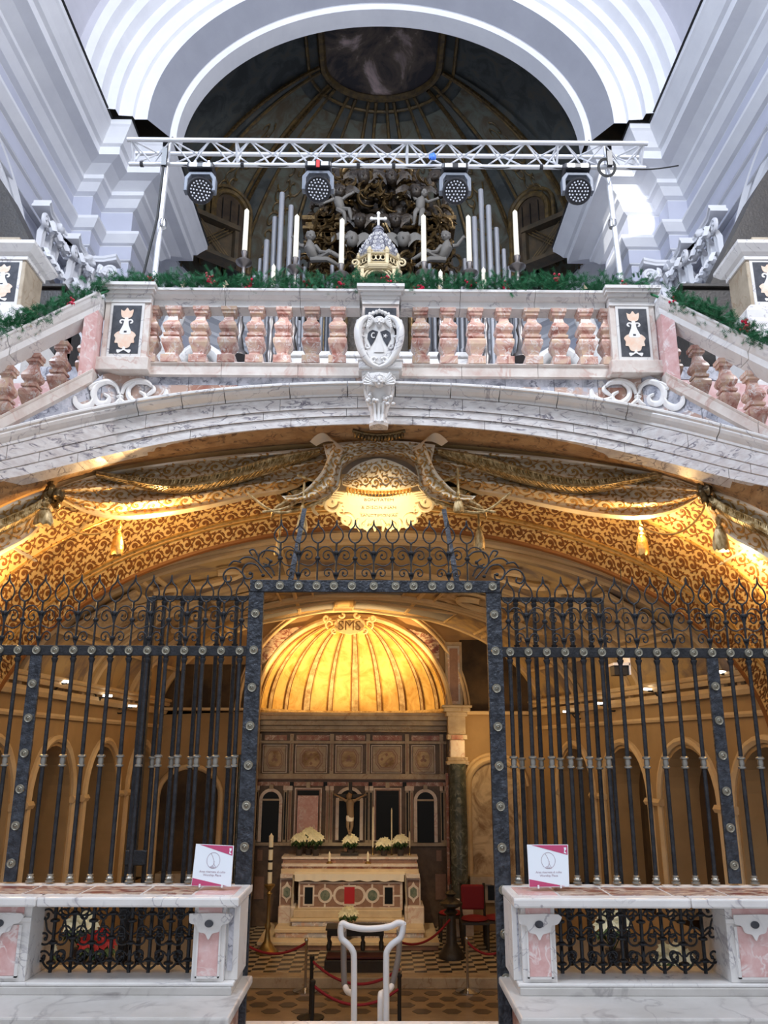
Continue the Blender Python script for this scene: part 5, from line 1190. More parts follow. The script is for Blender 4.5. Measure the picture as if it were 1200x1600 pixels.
for i in range(-6, 6):
    for j in range(3):
        MB().box(i*.62+.005+(j % 2)*.3, i*.62+.61+(j % 2)*.3, 8.72+j*.73, 9.43+j*.73, FZ2, FZ2+.006+.002*((i+j) % 2)).build('floor_slab', 'floor_brown', fu)
# ================================================================ CRYPT ALTAR
al = T('crypt_altar', 'marble crypt altar with inlaid frontal and white cloth on two broad steps', 'altar', U(548, 1480, 14.4).xy.to_3d()+Vector((0, 0, FZ)))
def bx(x0, y0, x1, y1, Y, mt, nm, dep=.3, par=None, bev=0, px=548):
    a, b, c, d = U(x0, (y0+y1)/2, Y).x, U(x1, (y0+y1)/2, Y).x, U(px, y1, Y).z, U(px, y0, Y).z
    return MB().box(a, b, Y, Y+dep, c, d).build(nm, mt, par or al, bev=bev)
def zb(x0, x1, y, Y, z0, z1, mt, nm, Y2, bev=.008): return MB().box(U(x0, y, Y).x, U(x1, y, Y).x, Y, Y2, z0, z1).build(nm, mt, al, bev=bev)
zb(403, 685, 1480, 13.75, FZ, FZ+.07, 'altar_brown', 'step_riser', 15.2); zb(401, 687, 1480, 13.72, FZ+.07, FZ+.12, 'step_stone', 'platform_step', 15.2)
zb(430, 662, 1460, 14.02, FZ+.12, FZ+.19, 'mixed_marble', 'step_riser', 15.2); zb(428, 664, 1460, 14.0, FZ+.19, FZ+.24, 'step_stone', 'platform_step', 15.2)
zb(456, 629, 1440, 14.22, FZ+.24, FZ+.31, 'mixed_marble', 'base_course', 15); zb(453, 632, 1440, 14.2, FZ+.31, FZ+.35, 'step_stone', 'base_slab', 15); zb(458, 628, 1430, 14.3, FZ+.35, FZ+.46, 'step_stone', 'base_block', 15)
YF = 14.5
bx(466, 1378, 629, 1422, YF, 'cream_marble', 'frontal', .5); 
def fp(x0, y0, x1, y1, mt, d=.006, nm='inlay'): return bx(x0, y0, x1, y1, YF-d, mt, nm, .01)
for a, b in ((469, 481), (484, 506), (509, 544), (547, 580), (583, 606), (609, 625)):
    fp(a, 1381, b, 1398, 'altar_brown', .004); fp(a, 1401, b, 1417, 'altar_brown', .004)
for a in (476, 601): fp(a-2.5, 1383.5, a+15, 1415.5, 'cream_marble', .010); fp(a, 1386.5, a+12.5, 1412.5, 'black_marble', .014)
fp(536, 1383, 556, 1415, 'cream_marble', .010); fp(538, 1386, 554, 1412, 'red_inlay', .020)
def disc(px, py, r, mt, d, Y=YF, fx=1):
    p = U(px, py, Y-d); return MB().lathe([(r, 0), (r, .006)], p, 20, (0, -1, 0), fx=fx).build('round_inlay', mt, al)
for px, mt in ((508, 'green_inlay'), (582, 'green_inlay')): disc(px, 1399, .115, 'cream_marble', .008); disc(px, 1399, .078, mt, .014)
for px in (534, 558): disc(px, 1399, .14, 'cream_marble', .006); disc(px, 1399, .10, 'altar_brown', .009)
for s, a, b in ((-1, 437, 459), (1, 635, 657)):
    bx(a, 1372, b, 1416, YF+.1, 'cream_marble', 'side_wing', .5); bx(a+2, 1375, b-2, 1414, YF+.09, 'altar_brown', 'inlay', .02)
    c_ = (a+b)/2; MB().prism([(U(c_+u, 1400, YF+.08).x, U(548, 1394+v, YF+.08).z) for u, v in ((0, -17), (3, -11), (8, -7), (8, 7), (3, 11), (0, 17), (-3, 11), (-8, 7), (-8, -7), (-3, -11))][::-1], (0, YF+.082, 0), (1, 0, 0), (0, 0, 1), .006).build('star_inlay', 'cream_marble', al)
    MB().prism([(U(c_+u, 1400, YF+.08).x, U(548, 1394+v, YF+.08).z) for u, v in ((0, -9), (5, -5), (5, 5), (0, 9), (-5, 5), (-5, -5))][::-1], (0, YF+.072, 0), (1, 0, 0), (0, 0, 1), .006).build('star_inlay', 'green_inlay', al)
    bx(a-3, 1416, b+(6 if s > 0 else 2), 1446, YF-.02, 'cream_marble', 'side_base', .6, bev=.02)
bx(438, 1366, 656, 1372, YF+.02, 'cream_marble', 'cornice', .6); bx(439, 1358, 654, 1366, YF+.2, 'step_stone', 'gradine', .6); bx(441, 1354, 652, 1358, YF+.25, 'red_marble', 'gradine', .5); bx(440, 1350, 653, 1354, YF+.22, 'cream_marble', 'gradine', .5)
bx(442, 1342, 651, 1350, YF+.35, 'red_marble', 'upper_gradine', .4); bx(440, 1339, 653, 1342.5, YF+.32, 'cream_marble', 'upper_gradine', .45)
for a, b in ((444, 512), (525, 567), (580, 649)): bx(a, 1343.5, b, 1348.5, YF+.34, 'altar_brown', 'inlay', .02)
cl_ = MB(); zt_ = U(548, 1367, YF-.05).z+.012; xa, xb = U(461, 1370, YF).x, U(631, 1370, YF).x
cl_.box(xa-.02, xb+.02, YF-.06, YF+.2, zt_-.012, zt_)
def clf(u, v): return (xa+(xb-xa)*u, YF-.065-.008*math.sin(u*70), zt_-.10*v-.01*math.sin(u*40)*v)
cl_.grid(clf, 60, 3)
for x, s in ((xa-.02, -1), (xb+.02, 1)): cl_.grid(lambda u, v: (x+s*(.012*math.sin(u*14)+.03*v), YF-.06+.25*u, zt_-.66*v), 8, 5)
tag(cl_.build('altar_cloth', 'cloth_white', None, True), 'long white cloth laid over the crypt altar table and hanging at both ends', 'cloth')
def poinsettia(px, py, Y, z0, label, r=.13, mt='petal', grp='poinsettias on the altar shelf'):
    c = U(px, py, Y); t = T('potted_poinsettia', label, 'plant', (c.x, Y, z0), grp)
    MB().lathe([(.045, z0), (.065, z0+.11), (.07, z0+.12), (.06, z0+.12)], (c.x, Y, 0), 12).build('pot', 'pot', t, True)
    m = MB(); g = MB(); st_ = MB()
    for k in range(8):
        a = k*2.4; rr = r*.9*math.sqrt((k+.4)/8); q = Vector((c.x+rr*math.cos(a), Y+rr*math.sin(a)*.8, c.z+.03*math.cos(k)-.25*rr)); 
        st_.tube([(c.x, Y, z0+.1), ((c.x+q.x)/2, (Y+q.y)/2, (z0+q.z)/2+.04), q], .005, 5)
        for L_, n, w_, up, M_ in ((.075, 7, .019, .10, m), (.045, 5, .014, .45, m), (.075, 6, .026, -.45, g), (.08, 5, .028, -1.0, g)):
            for i in range(n):
                b = 2*PI*i/n+k; d, s_ = (Vector((math.cos(b), -.2-up*.3, .8*math.sin(b)+.15)).normalized(), Vector((-math.sin(b), 0, math.cos(b)))) if M_ is m else (Vector((math.cos(b), math.sin(b), up)).normalized(), Vector((-math.sin(b), math.cos(b), 0))); o = q+Vector((0, 0, -.02 if M_ is g else .025))
                M_.add([o, o+d*L_*.5+s_*w_, o+d*L_-Vector((0, 0, .015)), o+d*L_*.5-s_*w_], [(0, 1, 2, 3)])
    m.build('petals', mt, t); g.build('leaves', 'leaf', t); st_.build('stems', 'leaf', t)
zs_ = U(548, 1339, YF+.5).z
for px, py, Y, l in ((468, 1310, YF+.5, 'cream poinsettia in pot, leftmost on the altar shelf'), (483, 1301, YF+.62, 'cream poinsettia in pot, tallest of the three at the left end of the altar shelf'), (494, 1309, YF+.48, 'cream poinsettia in pot, third from the left on the altar shelf'), (548, 1312, YF+.5, 'cream poinsettia in pot below the crucifix at the middle of the altar shelf'), (600, 1317, YF+.5, 'cream poinsettia in pot, smaller one of the pair at the right of the altar shelf'), (626, 1312, YF+.5, 'cream poinsettia in pot, rightmost on the altar shelf')):
    poinsettia(px, py, Y, zs_, l)
poinsettia(545, 1425, 13.9, FZ+.13, 'cream poinsettia in pot on the altar steps behind the white handrail', .15, grp='poinsettia before the altar')
# crucifix
p = U(547, 1270, 15.02); cf = T('crucifix', 'dark crucifix with pale carved figure standing at the middle of the altar shelf', 'crucifix', (p.x, 15.02, zs_))
m = MB(); m.box(p.x-.03, p.x+.03, 15.03, 15.07, zs_, U(547, 1222, 15).z); m.box(p.x-.30, p.x+.30, 15.03, 15.07, U(547, 1247, 15).z, U(547, 1241, 15).z); m.box(p.x-.15, p.x+.15, 14.95, 15.15, zs_, zs_+.07)
m.build('cross', 'black_wood', cf, bev=.005)
zz = lambda py: U(547, py, 15).z
m = MB(); m.tube([(p.x, 14.99, zz(1284)), (p.x+.01, 14.98, zz(1275)), (p.x, 14.98, zz(1262)), (p.x, 14.98, zz(1253)), (p.x-.005, 14.98, zz(1249))], [.05, .058, .062, .07, .03], 10)
m.blob((p.x-.02, 14.96, zz(1245)), (.04, .045, .052), 12, 8); m.blob((p.x-.02, 14.975, zz(1244)), (.046, .045, .055), 10, 7, .3, 20)
for s in (-1, 1):
    m.tube([(p.x+s*.06, 14.98, zz(1252)), (p.x+s*.15, 14.99, zz(1247)), (p.x+s*.24, 15.0, zz(1243))], [.026, .02, .013], 8); m.blob((p.x+s*.255, 15.0, zz(1242)), (.022, .012, .02), 6, 5)
    for f in range(4): m.tube([(p.x+s*.26, 15.0, zz(1242)), (p.x+s*(.285-.004*f), 14.99, zz(1241)+.01*(f-1.5))], .004, 4)
    m.tube([(p.x+s*.03, 14.98, zz(1283)), (p.x+s*.035, 14.96, zz(1291)), (p.x+s*.012, 14.99, zz(1301)), (p.x+s*.008, 14.96, zz(1304))], [.034, .026, .017, .012], 8)
m.build('figure', 'skin_wood', cf, True)
MB().lathe([(.06, zz(1283)), (.068, zz(1278)), (.062, zz(1274))], (p.x, 14.985, 0), 12, fy=.9).build('loincloth', 'cloth_white', cf, True)
# candles of the crypt
def stick(px, top, bot, Y, z0, label, r=.018, h=None):
    c = U(px, top, Y); zb_ = U(px, bot, Y).z; t = T('altar_candle', label, 'candle', (c.x, Y, z0))
    MB().lathe([(r, zb_), (r, c.z-.02), (r*.5, c.z), (.003, c.z+.02)], (c.x, Y, 0), 10).build('candle', 'candle_wax', t, True)
    MB().lathe([(r*3, z0), (r*2.4, z0+.02), (r, z0+.04), (r*.8, zb_-.02), (r*1.6, zb_-.01), (r*1.5, zb_+.01)], (c.x, Y, 0), 12).build('holder', 'brass', t, True)
z2 = U(548, 1350, YF+.25).z
stick(515, 1332, 1350, YF+.29, z2-.0, 'short white candle at the front of the shelf, under the three poinsettias', .02); stick(575, 1332, 1350, YF+.29, z2, 'short white candle at the front of the shelf, right of the crucifix', .02)
for px, a, l in ((583, 1262, 'thin tall candle beside the crucifix on the altar shelf'), (612, 1264, 'thin tall candle before the second dark niche picture'), (640, 1300, 'thin candle at the far right of the altar shelf')): stick(px, a, 1325, YF+.6, zs_, l, .012)
p = U(424, 1306, 13.6); pc = T('paschal_candle', 'tall painted white candle on brass stand at the left side of the altar steps', 'candle', (p.x, 13.6, FZ))
zz = lambda py: U(424, py, 13.6).z
MB().lathe([(.035, zz(1380)), (.035, p.z+.0), (.02, p.z+.01), (.003, p.z+.04)], (p.x, 13.6, 0), 12).build('candle', 'candle_wax', pc, True)
for py in (1325, 1345, 1360): MB().lathe([(.036, zz(py)-.02), (.037, zz(py)), (.036, zz(py)+.012)], (p.x, 13.6, 0), 12).build('painted_band', 'black', pc)
MB().lathe([(.17, FZ), (.17, FZ+.03), (.12, FZ+.06), (.05, FZ+.16), (.03, FZ+.3), (.05, FZ+.36), (.025, FZ+.42), (.022, zz(1400)), (.045, zz(1396)), (.02, zz(1392)), (.08, zz(1384)), (.085, zz(1382)), (.04, zz(1380))], (p.x, 13.6, 0), 16).build('stand', 'brass', pc, True)
# stanchions and ropes
def stanch(px, top, Y, z0, label, mt, r=.018, br_=.16):
    c = U(px, (top+1540)/2, Y); zt_ = U(px, top, Y).z; t = T('stanchion', label, 'post', (c.x, Y, z0), 'rope barrier posts')
    MB().lathe([(br_, z0), (br_, z0+.015), (br_*.4, z0+.035), (r, z0+.05), (r, zt_-.05), (r*1.4, zt_-.04), (r*1.4, zt_-.015), (r*.6, zt_)], (c.x, Y, 0), 18).build('post', mt, t, True); return Vector((c.x, Y, zt_-.06))
s1 = stanch(478, 1465, 12.02, FZ2, 'slim chrome barrier post left of the dark kneeler', 'chrome'); s2 = stanch(730, 1463, 12.02, FZ2, 'slim chrome barrier post in front of the red chair', 'chrome')
s3 = stanch(487, 1492, 10.9, FZ2, 'black barrier post in the lower crypt, just left of the white handrail', 'black', .022); s4 = stanch(624, 1520, 10.6, FZ2, 'black barrier post in the lower crypt, just right of the white handrail', 'black', .022)
s5 = stanch(489, 1530, 10.3, FZ2, 'shorter black barrier post nearest the stair, left of the handrail', 'black', .022)
def rope(a, b, sag, label): tag(MB().tube([a.lerp(b, t)-Vector((0, 0, sag*4*t*(1-t))) for t in [i/20 for i in range(21)]], .016, 8).build('barrier_rope', 'rope_red', None, True), label, 'rope', 'red barrier ropes')
rope(s1, Vector((U(380, 1480, 12).x, 12.0, s1.z)), .13, 'dark red rope from the left chrome post toward the gate post'); rope(Vector((U(618, 1470, 12).x, 12.1, s2.z)), Vector((U(703, 1475, 13.2).x, 13.2, s2.z+.05)), .16, 'dark red rope hanging between handrail and dark stand'); rope(s2, Vector((U(800, 1480, 12).x, 12, s2.z)), .15, 'dark red rope from the chrome post by the red chair to the right gate post')
rope(s3, s4+Vector((0, 0, .1)), .2, 'dark red upper rope between the two black posts'); rope(s5, s4-Vector((0, 0, .1)), .18, 'dark red lower rope between the two black posts')
# kneeler
c = U(556, 1490, 12.35); kn = T('kneeler', 'dark wooden prayer kneeler with turned legs standing before the altar', 'kneeler', (c.x, 12.5, FZ))
kx = lambda px: U(px, 1490, 12.4).x; kz = lambda py, Y=12.4: U(556, py, Y).z
MB().box(kx(508), kx(600), 12.75, 13.05, kz(1462, 12.8), kz(1452, 12.8)).build('book_rest', 'black_wood', kn, bev=.01); MB().box(kx(506), kx(602), 12.7, 13.1, kz(1452, 12.8), kz(1449, 12.8)).build('top_board', 'black_wood', kn)
for px in (511, 566, 596):
    for Y in (12.8, 13.0): MB().lathe([(.03, FZ+.2), (.035, FZ+.26), (.015, FZ+.3), (.03, FZ+.38), (.018, FZ+.46), (.03, kz(1462, 12.8))], (kx(px), Y, 0), 10).build('leg', 'black_wood', kn, True)
MB().box(kx(507), kx(602), 12.4, 13.0, FZ, FZ+.16).build('kneeling_box', 'black_wood', kn, bev=.01); MB().box(kx(509), kx(600), 12.42, 12.7, FZ+.16, FZ+.20).build('kneeling_pad', 'maroon', kn, bev=.02)
# chairs
def chair(px, Y, label, rot=0, back=True, s=.9):
    c = U(px, 1460, Y); t = T('red_chair', label, 'chair', (c.x, Y, FZ), 'red velvet chairs'); x, y = c.x, Y
    for dx in (-.2, .2):
        for dy in (-.2, .2): MB().tube([(x+dx*s, y+dy*s, FZ), (x+dx*s*.98, y+dy*s, FZ+.2), (x+dx*s, y+dy*s, FZ+.42*s)], [.016, .024, .026], 8).build('leg', 'black_wood', t, True)
    MB().box(x-.23*s, x+.23*s, y-.24*s, y+.23*s, FZ+.40*s, FZ+.44*s).build('seat_frame', 'black_wood', t); MB().blob((x, y, FZ+.46*s), (.23*s, .23*s, .05), 16, 6).build('seat', 'velvet', t, True)
    if back:
        for dx in (-.2, .2): MB().tube([(x+dx*s, y+.22*s, FZ+.4*s), (x+dx*s, y+.27*s, FZ+.98*s)], .02, 8).build('back_post', 'black_wood', t, True)
        MB().box(x-.2*s, x+.2*s, y+.2*s, y+.27*s, FZ+.56*s, FZ+.96*s).build('backrest', 'velvet', t, bev=.04)
chair(742, 13.9, 'red velvet chair with high back near the right gate post'); chair(705, 14.5, 'low red seat behind the dark turned stand', back=False, s=.85); chair(776, 14.1, 'low red seat partly hidden by the right gate post', back=False, s=.85)
c = U(705, 1450, 13.3); zz = lambda py: U(705, py, 13.3).z
tag(MB().lathe([(.19, FZ), (.19, FZ+.05), (.15, FZ+.1), (.08, FZ+.2), (.065, zz(1430)), (.11, zz(1425)), (.06, zz(1420)), (.17, zz(1414)), (.17, zz(1410)), (.08, zz(1404)), (.05, zz(1400)), (.09, zz(1396)), (.02, zz(1390)), (.015, zz(1382))], (c.x, 13.3, 0), 12).build('turned_stand', 'black_wood', None, True), 'dark turned wooden stand at the right of the altar steps', 'stand')
# wall lamps and iron brackets
for i, (px, py, s) in enumerate(((105, 1065, -1), (168, 1087, -1), (207, 1103, -1), (1127, 1050, 1), (1012, 1077, 1), (937, 1099, 1), (885, 1112, 1))):
    Y = 8.6
    for _ in range(40):
        p = U(px, py, Y); h, c = hv(Y); Y += ((h-.22)-abs(p.x-c))*1.2; Y = max(8.7, min(15, Y))
    t = T('wall_lamp', 'small white lamp on curled iron bracket, %s from gate over %s crypt arcade' % (('third', 'second', 'first', 'fourth', 'third', 'second', 'first')[i], 'left' if s < 0 else 'right'), 'lamp', p)
    MB().tube([(p.x-.055, p.y-.03, p.z), (p.x+.055, p.y+.03, p.z)], .016, 8).build('tube', 'cool_lamp', t, True)
    MB().tube([(p.x+s*(.1+a), p.y, p.z-.02+b) for a, b in spiral(.1, 0, .11, .015, PI, PI+8, 20)], .012, 5).build('bracket_scroll', 'iron', t)
    MB().tube([(p.x, p.y, p.z-.02), (p.x+s*.3, p.y+.05, p.z-.04)], .014, 5).build('bracket_arm', 'iron', t)
p = U(971, 1043, 8.2); t = T('projector_box', 'small white and black box lamp hanging behind the right grille', 'lamp', p)
MB().box(p.x-.07, p.x+.07, 8.2, 8.35, p.z-.07, p.z+.02).build('housing', 'black', t); MB().box(p.x-.08, p.x+.08, 8.18, 8.37, p.z+.02, p.z+.045).build('bracket', 'white_paint', t); MB().box(p.x+.07, p.x+.085, 8.18, 8.37, p.z-.07, p.z+.12).build('bracket', 'white_paint', t); MB().tube([(p.x+.078, 8.25, p.z+.1), (p.x+.078, 8.25, p.z+1.0)], .006, 5).build('hanger', 'black', t)
# plants on the ledges behind the parapets
for i, (px, py, Y, mt, l) in enumerate(((130, 1442, 7.6, 'petal', 'yellow cream poinsettia behind the left parapet grille'), (155, 1470, 7.3, 'petal_red', 'red poinsettia low behind the left parapet grille'), (62, 1478, 7.0, 'petal', 'yellowish poinsettia near the left pier behind the grille'), (955, 1440, 7.6, 'petal', 'cream poinsettia high behind the right parapet grille'), (1050, 1492, 7.2, 'petal', 'cream poinsettia low behind the right parapet grille'))):
    z = U(px, py, Y).z
    poinsettia(px, py, Y, max(0, z-.34), l, .15, mt, 'poinsettias behind the parapets')
    if z-.34 > .02: c = U(px, py, Y); tag(MB().box(c.x-.15, c.x+.15, Y-.15, Y+.15, 0, z-.345).build('plant_stand', 'black_wood', None, bev=.01), 'small dark plant stand under the %s' % l.replace('behind', 'just behind'), 'stand')
# ================================================================ IRON GATE AND GRILLES
YG = 6.0
gz = lambda py, Y=YG: U(592, py, Y).z
gx_ = lambda px, py, Y=YG: U(px, py, Y).x
def proto(mb, nm, mt, smooth_=True):
    me = bpy.data.meshes.new(nm); me.from_pydata(mb.v, [], mb.f); me.materials.append(M[mt])
    if smooth_: me.polygons.foreach_set('use_smooth', [True]*len(me.polygons)); me.set_sharp_from_angle(angle=math.radians(50))
    return me
def P_(me, nm, par, loc, sc_=(1, 1, 1), rot=(0, 0, 0)):
    o = bpy.data.objects.new(nm, me); sc.collection.objects.link(o); o.parent = par; L = Vector(loc); q = par
    while q is not None: L = L-q.location; q = q.parent
    o.location = L; o.scale = sc_; o.rotation_euler = rot; return o
ros = proto(MB().lathe([(.030, 0), (.031, .006), (.027, .012), (.022, .009), (.018, .009), (.016, .014), (.012, .016), (.009, .011), (.006, .018), (.001, .021)], n=18, ax=(0, -1, 0)), 'rosette', 'rosette')
riv = proto(MB().lathe([(.007, 0), (.007, .003), (.001, .006)], n=8, ax=(0, -1, 0)), 'rivet', 'iron')
pxu = .00488
stemA = MB(); q = pxu
stemA.tube([(0, 0, 0), (0, 0, 58*q)], .0085, 6, flat=1)
def spade(m, zb_, k=1):
    for s in (-1, 1):
        pts = smooth([(0, zb_), (6*q, zb_+3*q), (10*q, zb_+11*q), (7.5*q, zb_+20*q), (1.5*q, zb_+27*q), (.3*q, zb_+37*q)], 4)
        m.tube([(s*a, 0, b) for a, b in pts], [.0062]*(len(pts)-4)+[.0055, .0045, .0035, .0015], 6)
spade(stemA, 58*q); stemA.blob((0, 0, 43*q), (.022, .022, .016), 10, 7); stemA.blob((0, 0, 10*q), (.022, .022, .016), 10, 7); stemA.blob((0, 0, 57*q), (.011, .011, .009), 8, 6)
stemB = MB().tube([(0, 0, 0), (0, 0, 58*q)], .0085, 6); spade(stemB, 58*q); stemB.blob((0, 0, 34*q), (.022, .022, .016), 10, 7)
stA, stB = proto(stemA, 'cresting_stem', 'iron'), proto(stemB, 'cresting_stem', 'iron')
def scroll_me(cx_, cy_, r, a0, tn, tail=None):
    p = spiral(cx_, cy_, r, r*.22, a0, a0+tn, 20); p = (tail or [])+p
    m = MB().tube([(a, 0, b) for a, b in p], .0052, 6); m.blob((p[-1][0], 0, p[-1][1]), (.010, .008, .010), 8, 6); return proto(m, 'scroll', 'iron')
scU = scroll_me(14.5*q, 38*q, 10*q, PI*.9, -6.9, [(1*q, 30*q), (2.5*q, 36*q)])
scL = scroll_me(13*q, 11*q, 8.5*q, PI*.95, -6.7, [(1*q, 3*q), (3*q, 7*q)])
scM = proto(MB().tube([(a*q, 0, b*q) for a, b in smooth([(0, 33), (6, 25), (14, 22.5), (20, 24), (26, 26)], 4)], .0048, 6), 'scroll', 'iron')
scT = proto(MB().tube([(a*q, 0, b*q) for a, b in smooth([(0, 44), (6, 51), (15, 52), (22, 47), (28, 35)], 4)], .0048, 6), 'scroll', 'iron')
def cresting(par, xs_, z0, y, k=1.0, sp=.132):
    for i, x in enumerate(xs_):
        P_(stA if i % 2 else stB, 'cresting_stem', par, (x, y, z0), (1, 1, k))
        if i % 2:
            for s in (-1, 1):
                f = sp/(28.6*q)
                for me in (scU, scL): P_(me, 'scroll', par, (x, y, z0), (s*f*.95, 1, k))
        else:
            for s in (-1, 1):
                f = sp/(28.6*q)
                for me in (scM, scT): P_(me, 'scroll', par, (x, y, z0), (s*f, 1, k))
gt = T('iron_gate', 'tall blue-black iron door frame studded with rosettes, scroll cresting on its lintel', 'gate', (0, YG, 0))
xl, xr = gx_(401, 930), gx_(770.5, 930)
zl0, zl1 = gz(926), gz(907.5)
MB().box(gx_(391, 916), gx_(781, 916), YG-.022, YG+.022, zl0, zl1).build('lintel', 'iron_strap', gt, bev=.004)
for x in (xl, xr):
    MB().box(x-.054, x+.054, YG-.018, YG+.03, 0, zl0).build('post', 'iron_strap', gt, bev=.004)
    k = zl0-.16
    while k > .1:
        P_(ros, 'rosette', gt, (x, YG-.018, k), (1.05, 1, 1.05)); k -= .262
        if k > .1: P_(riv, 'rivet', gt, (x+random.uniform(-.03, .03), YG-.018, k+.12))
for px in (405, 438, 467, 495, 522, 550, 584, 618, 646, 675, 703, 731, 769): P_(ros, 'rosette', gt, (gx_(px, 916), YG-.022, gz(916.5)), (1.05, 1, 1.05))
cxs = [gx_(437+29.35*i, 890) for i in range(11)]
cresting(gt, cxs, zl1, YG, 1.0, cxs[1]-cxs[0])
for s, px0 in ((-1, 437), (1, 730.5)):
    F_ = lambda a, b: (gx_(px0+s*a, b), YG, gz(b))
    for pts in ([(0, 870), (10, 862), (25, 862), (33, 872), (30, 884), (20, 886), (15, 878), (22, 872)], [(28, 896), (36, 884), (50, 882), (58, 892), (54, 904), (44, 904), (42, 896)], [(12, 904), (24, 890), (40, 874), (55, 872), (66, 880)],
                [(52, 905), (66, 890), (80, 890), (88, 900), (84, 910), (76, 908), (77, 901)], [(8, 900), (14, 888), (24, 884)], [(60, 880), (72, 878), (80, 886)], [(34, 870), (40, 860), (47, 862), (42, 870)]):
        P = smooth(pts, 5); MB().tube([F_(a, b) for a, b in P], [.007]*(len(P)-3)+[.006, .005, .004], 6).build('volute', 'iron', gt, True)
    for a, b in ((14, 878), (46, 897), (26, 900)): MB().blob(F_(a, b), (.015, .015, .013), 8, 6).build('volute_knob', 'iron', gt, True)
    x = gx_(px0+s*(-27), 830); x2 = gx_(px0+s*(-16), 905)
    MB().rings([[(x-.018, YG+.55, gz(795, YG+.55)), (x+.018, YG+.55, gz(795, YG+.55)), (x+.018, YG+.565, gz(795, YG+.55)), (x-.018, YG+.565, gz(795, YG+.55))], [(x2-.02, YG+.03, zl1), (x2+.02, YG+.03, zl1), (x2+.02, YG+.045, zl1), (x2-.02, YG+.045, zl1)]]).build('back_brace', 'iron_strap', gt)
# side grilles
COP = .845
bz0, bz1 = gz(1026), gz(1010.5)
zc1, zcb = gz(1190), COP
bar = MB().tube([(0, 0, COP), (0, 0, bz0)], .0150, 8)
barme = proto(bar, 'bar', 'iron')
colme = proto(MB().lathe([(.016, -.042), (.027, -.037), (.027, -.027), (.018, -.022), (.021, 0), (.018, .020), (.029, .025), (.029, .035), (.017, .042)], n=12), 'collar', 'knob_metal')
cupme = proto(MB().lathe([(.014, -.05), (.017, -.04), (.024, -.02), (.024, -.012), (.016, -.01), (.02, 0), (.026, .012)], n=12), 'collar', 'iron')
baseme = proto(MB().lathe([(.03, 0), (.03, .008), (.02, .014), (.026, .026), (.018, .036), (.022, .044), (.013, .052)], n=12), 'bar_foot', 'knob_metal')
for s, xs0 in ((-1, xl-.10), (1, xr+.105)):
    nm = 'left' if s < 0 else 'right'
    g = T('iron_grille', 'black iron grille of tall bars with spiked scroll cresting, %s of the gate opening' % nm, 'grille', (s*2, YG, 0))
    MB().box(min(s*abs(xs0)-s*.06, s*3.5), max(s*abs(xs0)-s*.06, s*3.5), YG-.014, YG+.014, bz0, bz1).build('band', 'iron', g, bev=.003)
    xb = [xs0+s*.1315*i for i in range(20)]; ks = 11 if s < 0 else 11
    for i, x in enumerate(xb):
        P_(ros, 'rosette', g, (x, YG-.014, (bz0+bz1)/2))
        if i == ks:
            MB().box(x-.042, x+.042, YG-.012, YG+.012, COP, bz0).build('strap_post', 'iron_strap', g, bev=.003)
            z = bz0-.2
            while z > COP+.1: P_(ros, 'rosette', g, (x, YG-.012, z)); z -= .235
            continue
        P_(barme, 'bar', g, (x, YG, 0)); P_(colme, 'collar', g, (x, YG, zc1)); P_(cupme, 'collar', g, (x, YG, bz0-.005)); P_(baseme, 'bar_foot', g, (x, YG, COP))
    cresting(g, xb, bz1, YG, 1.12, .1315)
    # open leaf folded back behind the grille
    YL = YG+.22; lx = lambda px: gx_(px, 960, YL); a, b = (lx(236), lx(389)) if s < 0 else (lx(786), lx(941)); zt_ = gz(935, YL)
    l = T('gate_leaf', 'open black iron gate leaf folded back behind the %s grille' % nm, 'gate', ((a+b)/2, YL, 0), 'folded gate leaves')
    st_x = a if s < 0 else b
    MB().box(a, b, YL-.012, YL+.012, zt_-.02, zt_+.012).build('top_rail', 'iron', l); MB().box(a, b, YL-.012, YL+.012, .06, .11).build('bottom_rail', 'iron', l)
    MB().box(st_x-(.034 if s < 0 else .012), st_x+(.034 if s < 0 else .012), YL-.03, YL+.03, .02, zt_).build('stile', 'iron', l, bev=.004)
    if s < 0:
        MB().tube([(st_x+.02, YL-.04, .1), (st_x+.02, YL-.04, zt_-.05)], .009, 8).build('bolt_rod', 'iron', l)
        MB().box(st_x-.03, st_x+.12, YL-.06, YL-.03, gz(1352, YL), gz(1328, YL)).build('lock_box', 'iron', l, bev=.008); MB().box(st_x+.005, st_x+.025, YL-.064, YL-.06, gz(1348, YL), gz(1340, YL)).build('lock_plate', 'chrome', l)
    nb = 5
    for i in range(nb):
        x = a+(b-a)*(i+.7)/(nb+.4)
        MB().tube([(x, YL, .1), (x, YL, zt_)], .0165, 8).build('bar', 'iron', l); P_(colme, 'collar', l, (x, YL, gz(1192, YL))); P_(cupme, 'collar', l, (x, YL, zt_-.02))
        P_(cupme, 'collar', l, (x, YL, gz(1010, YL)))
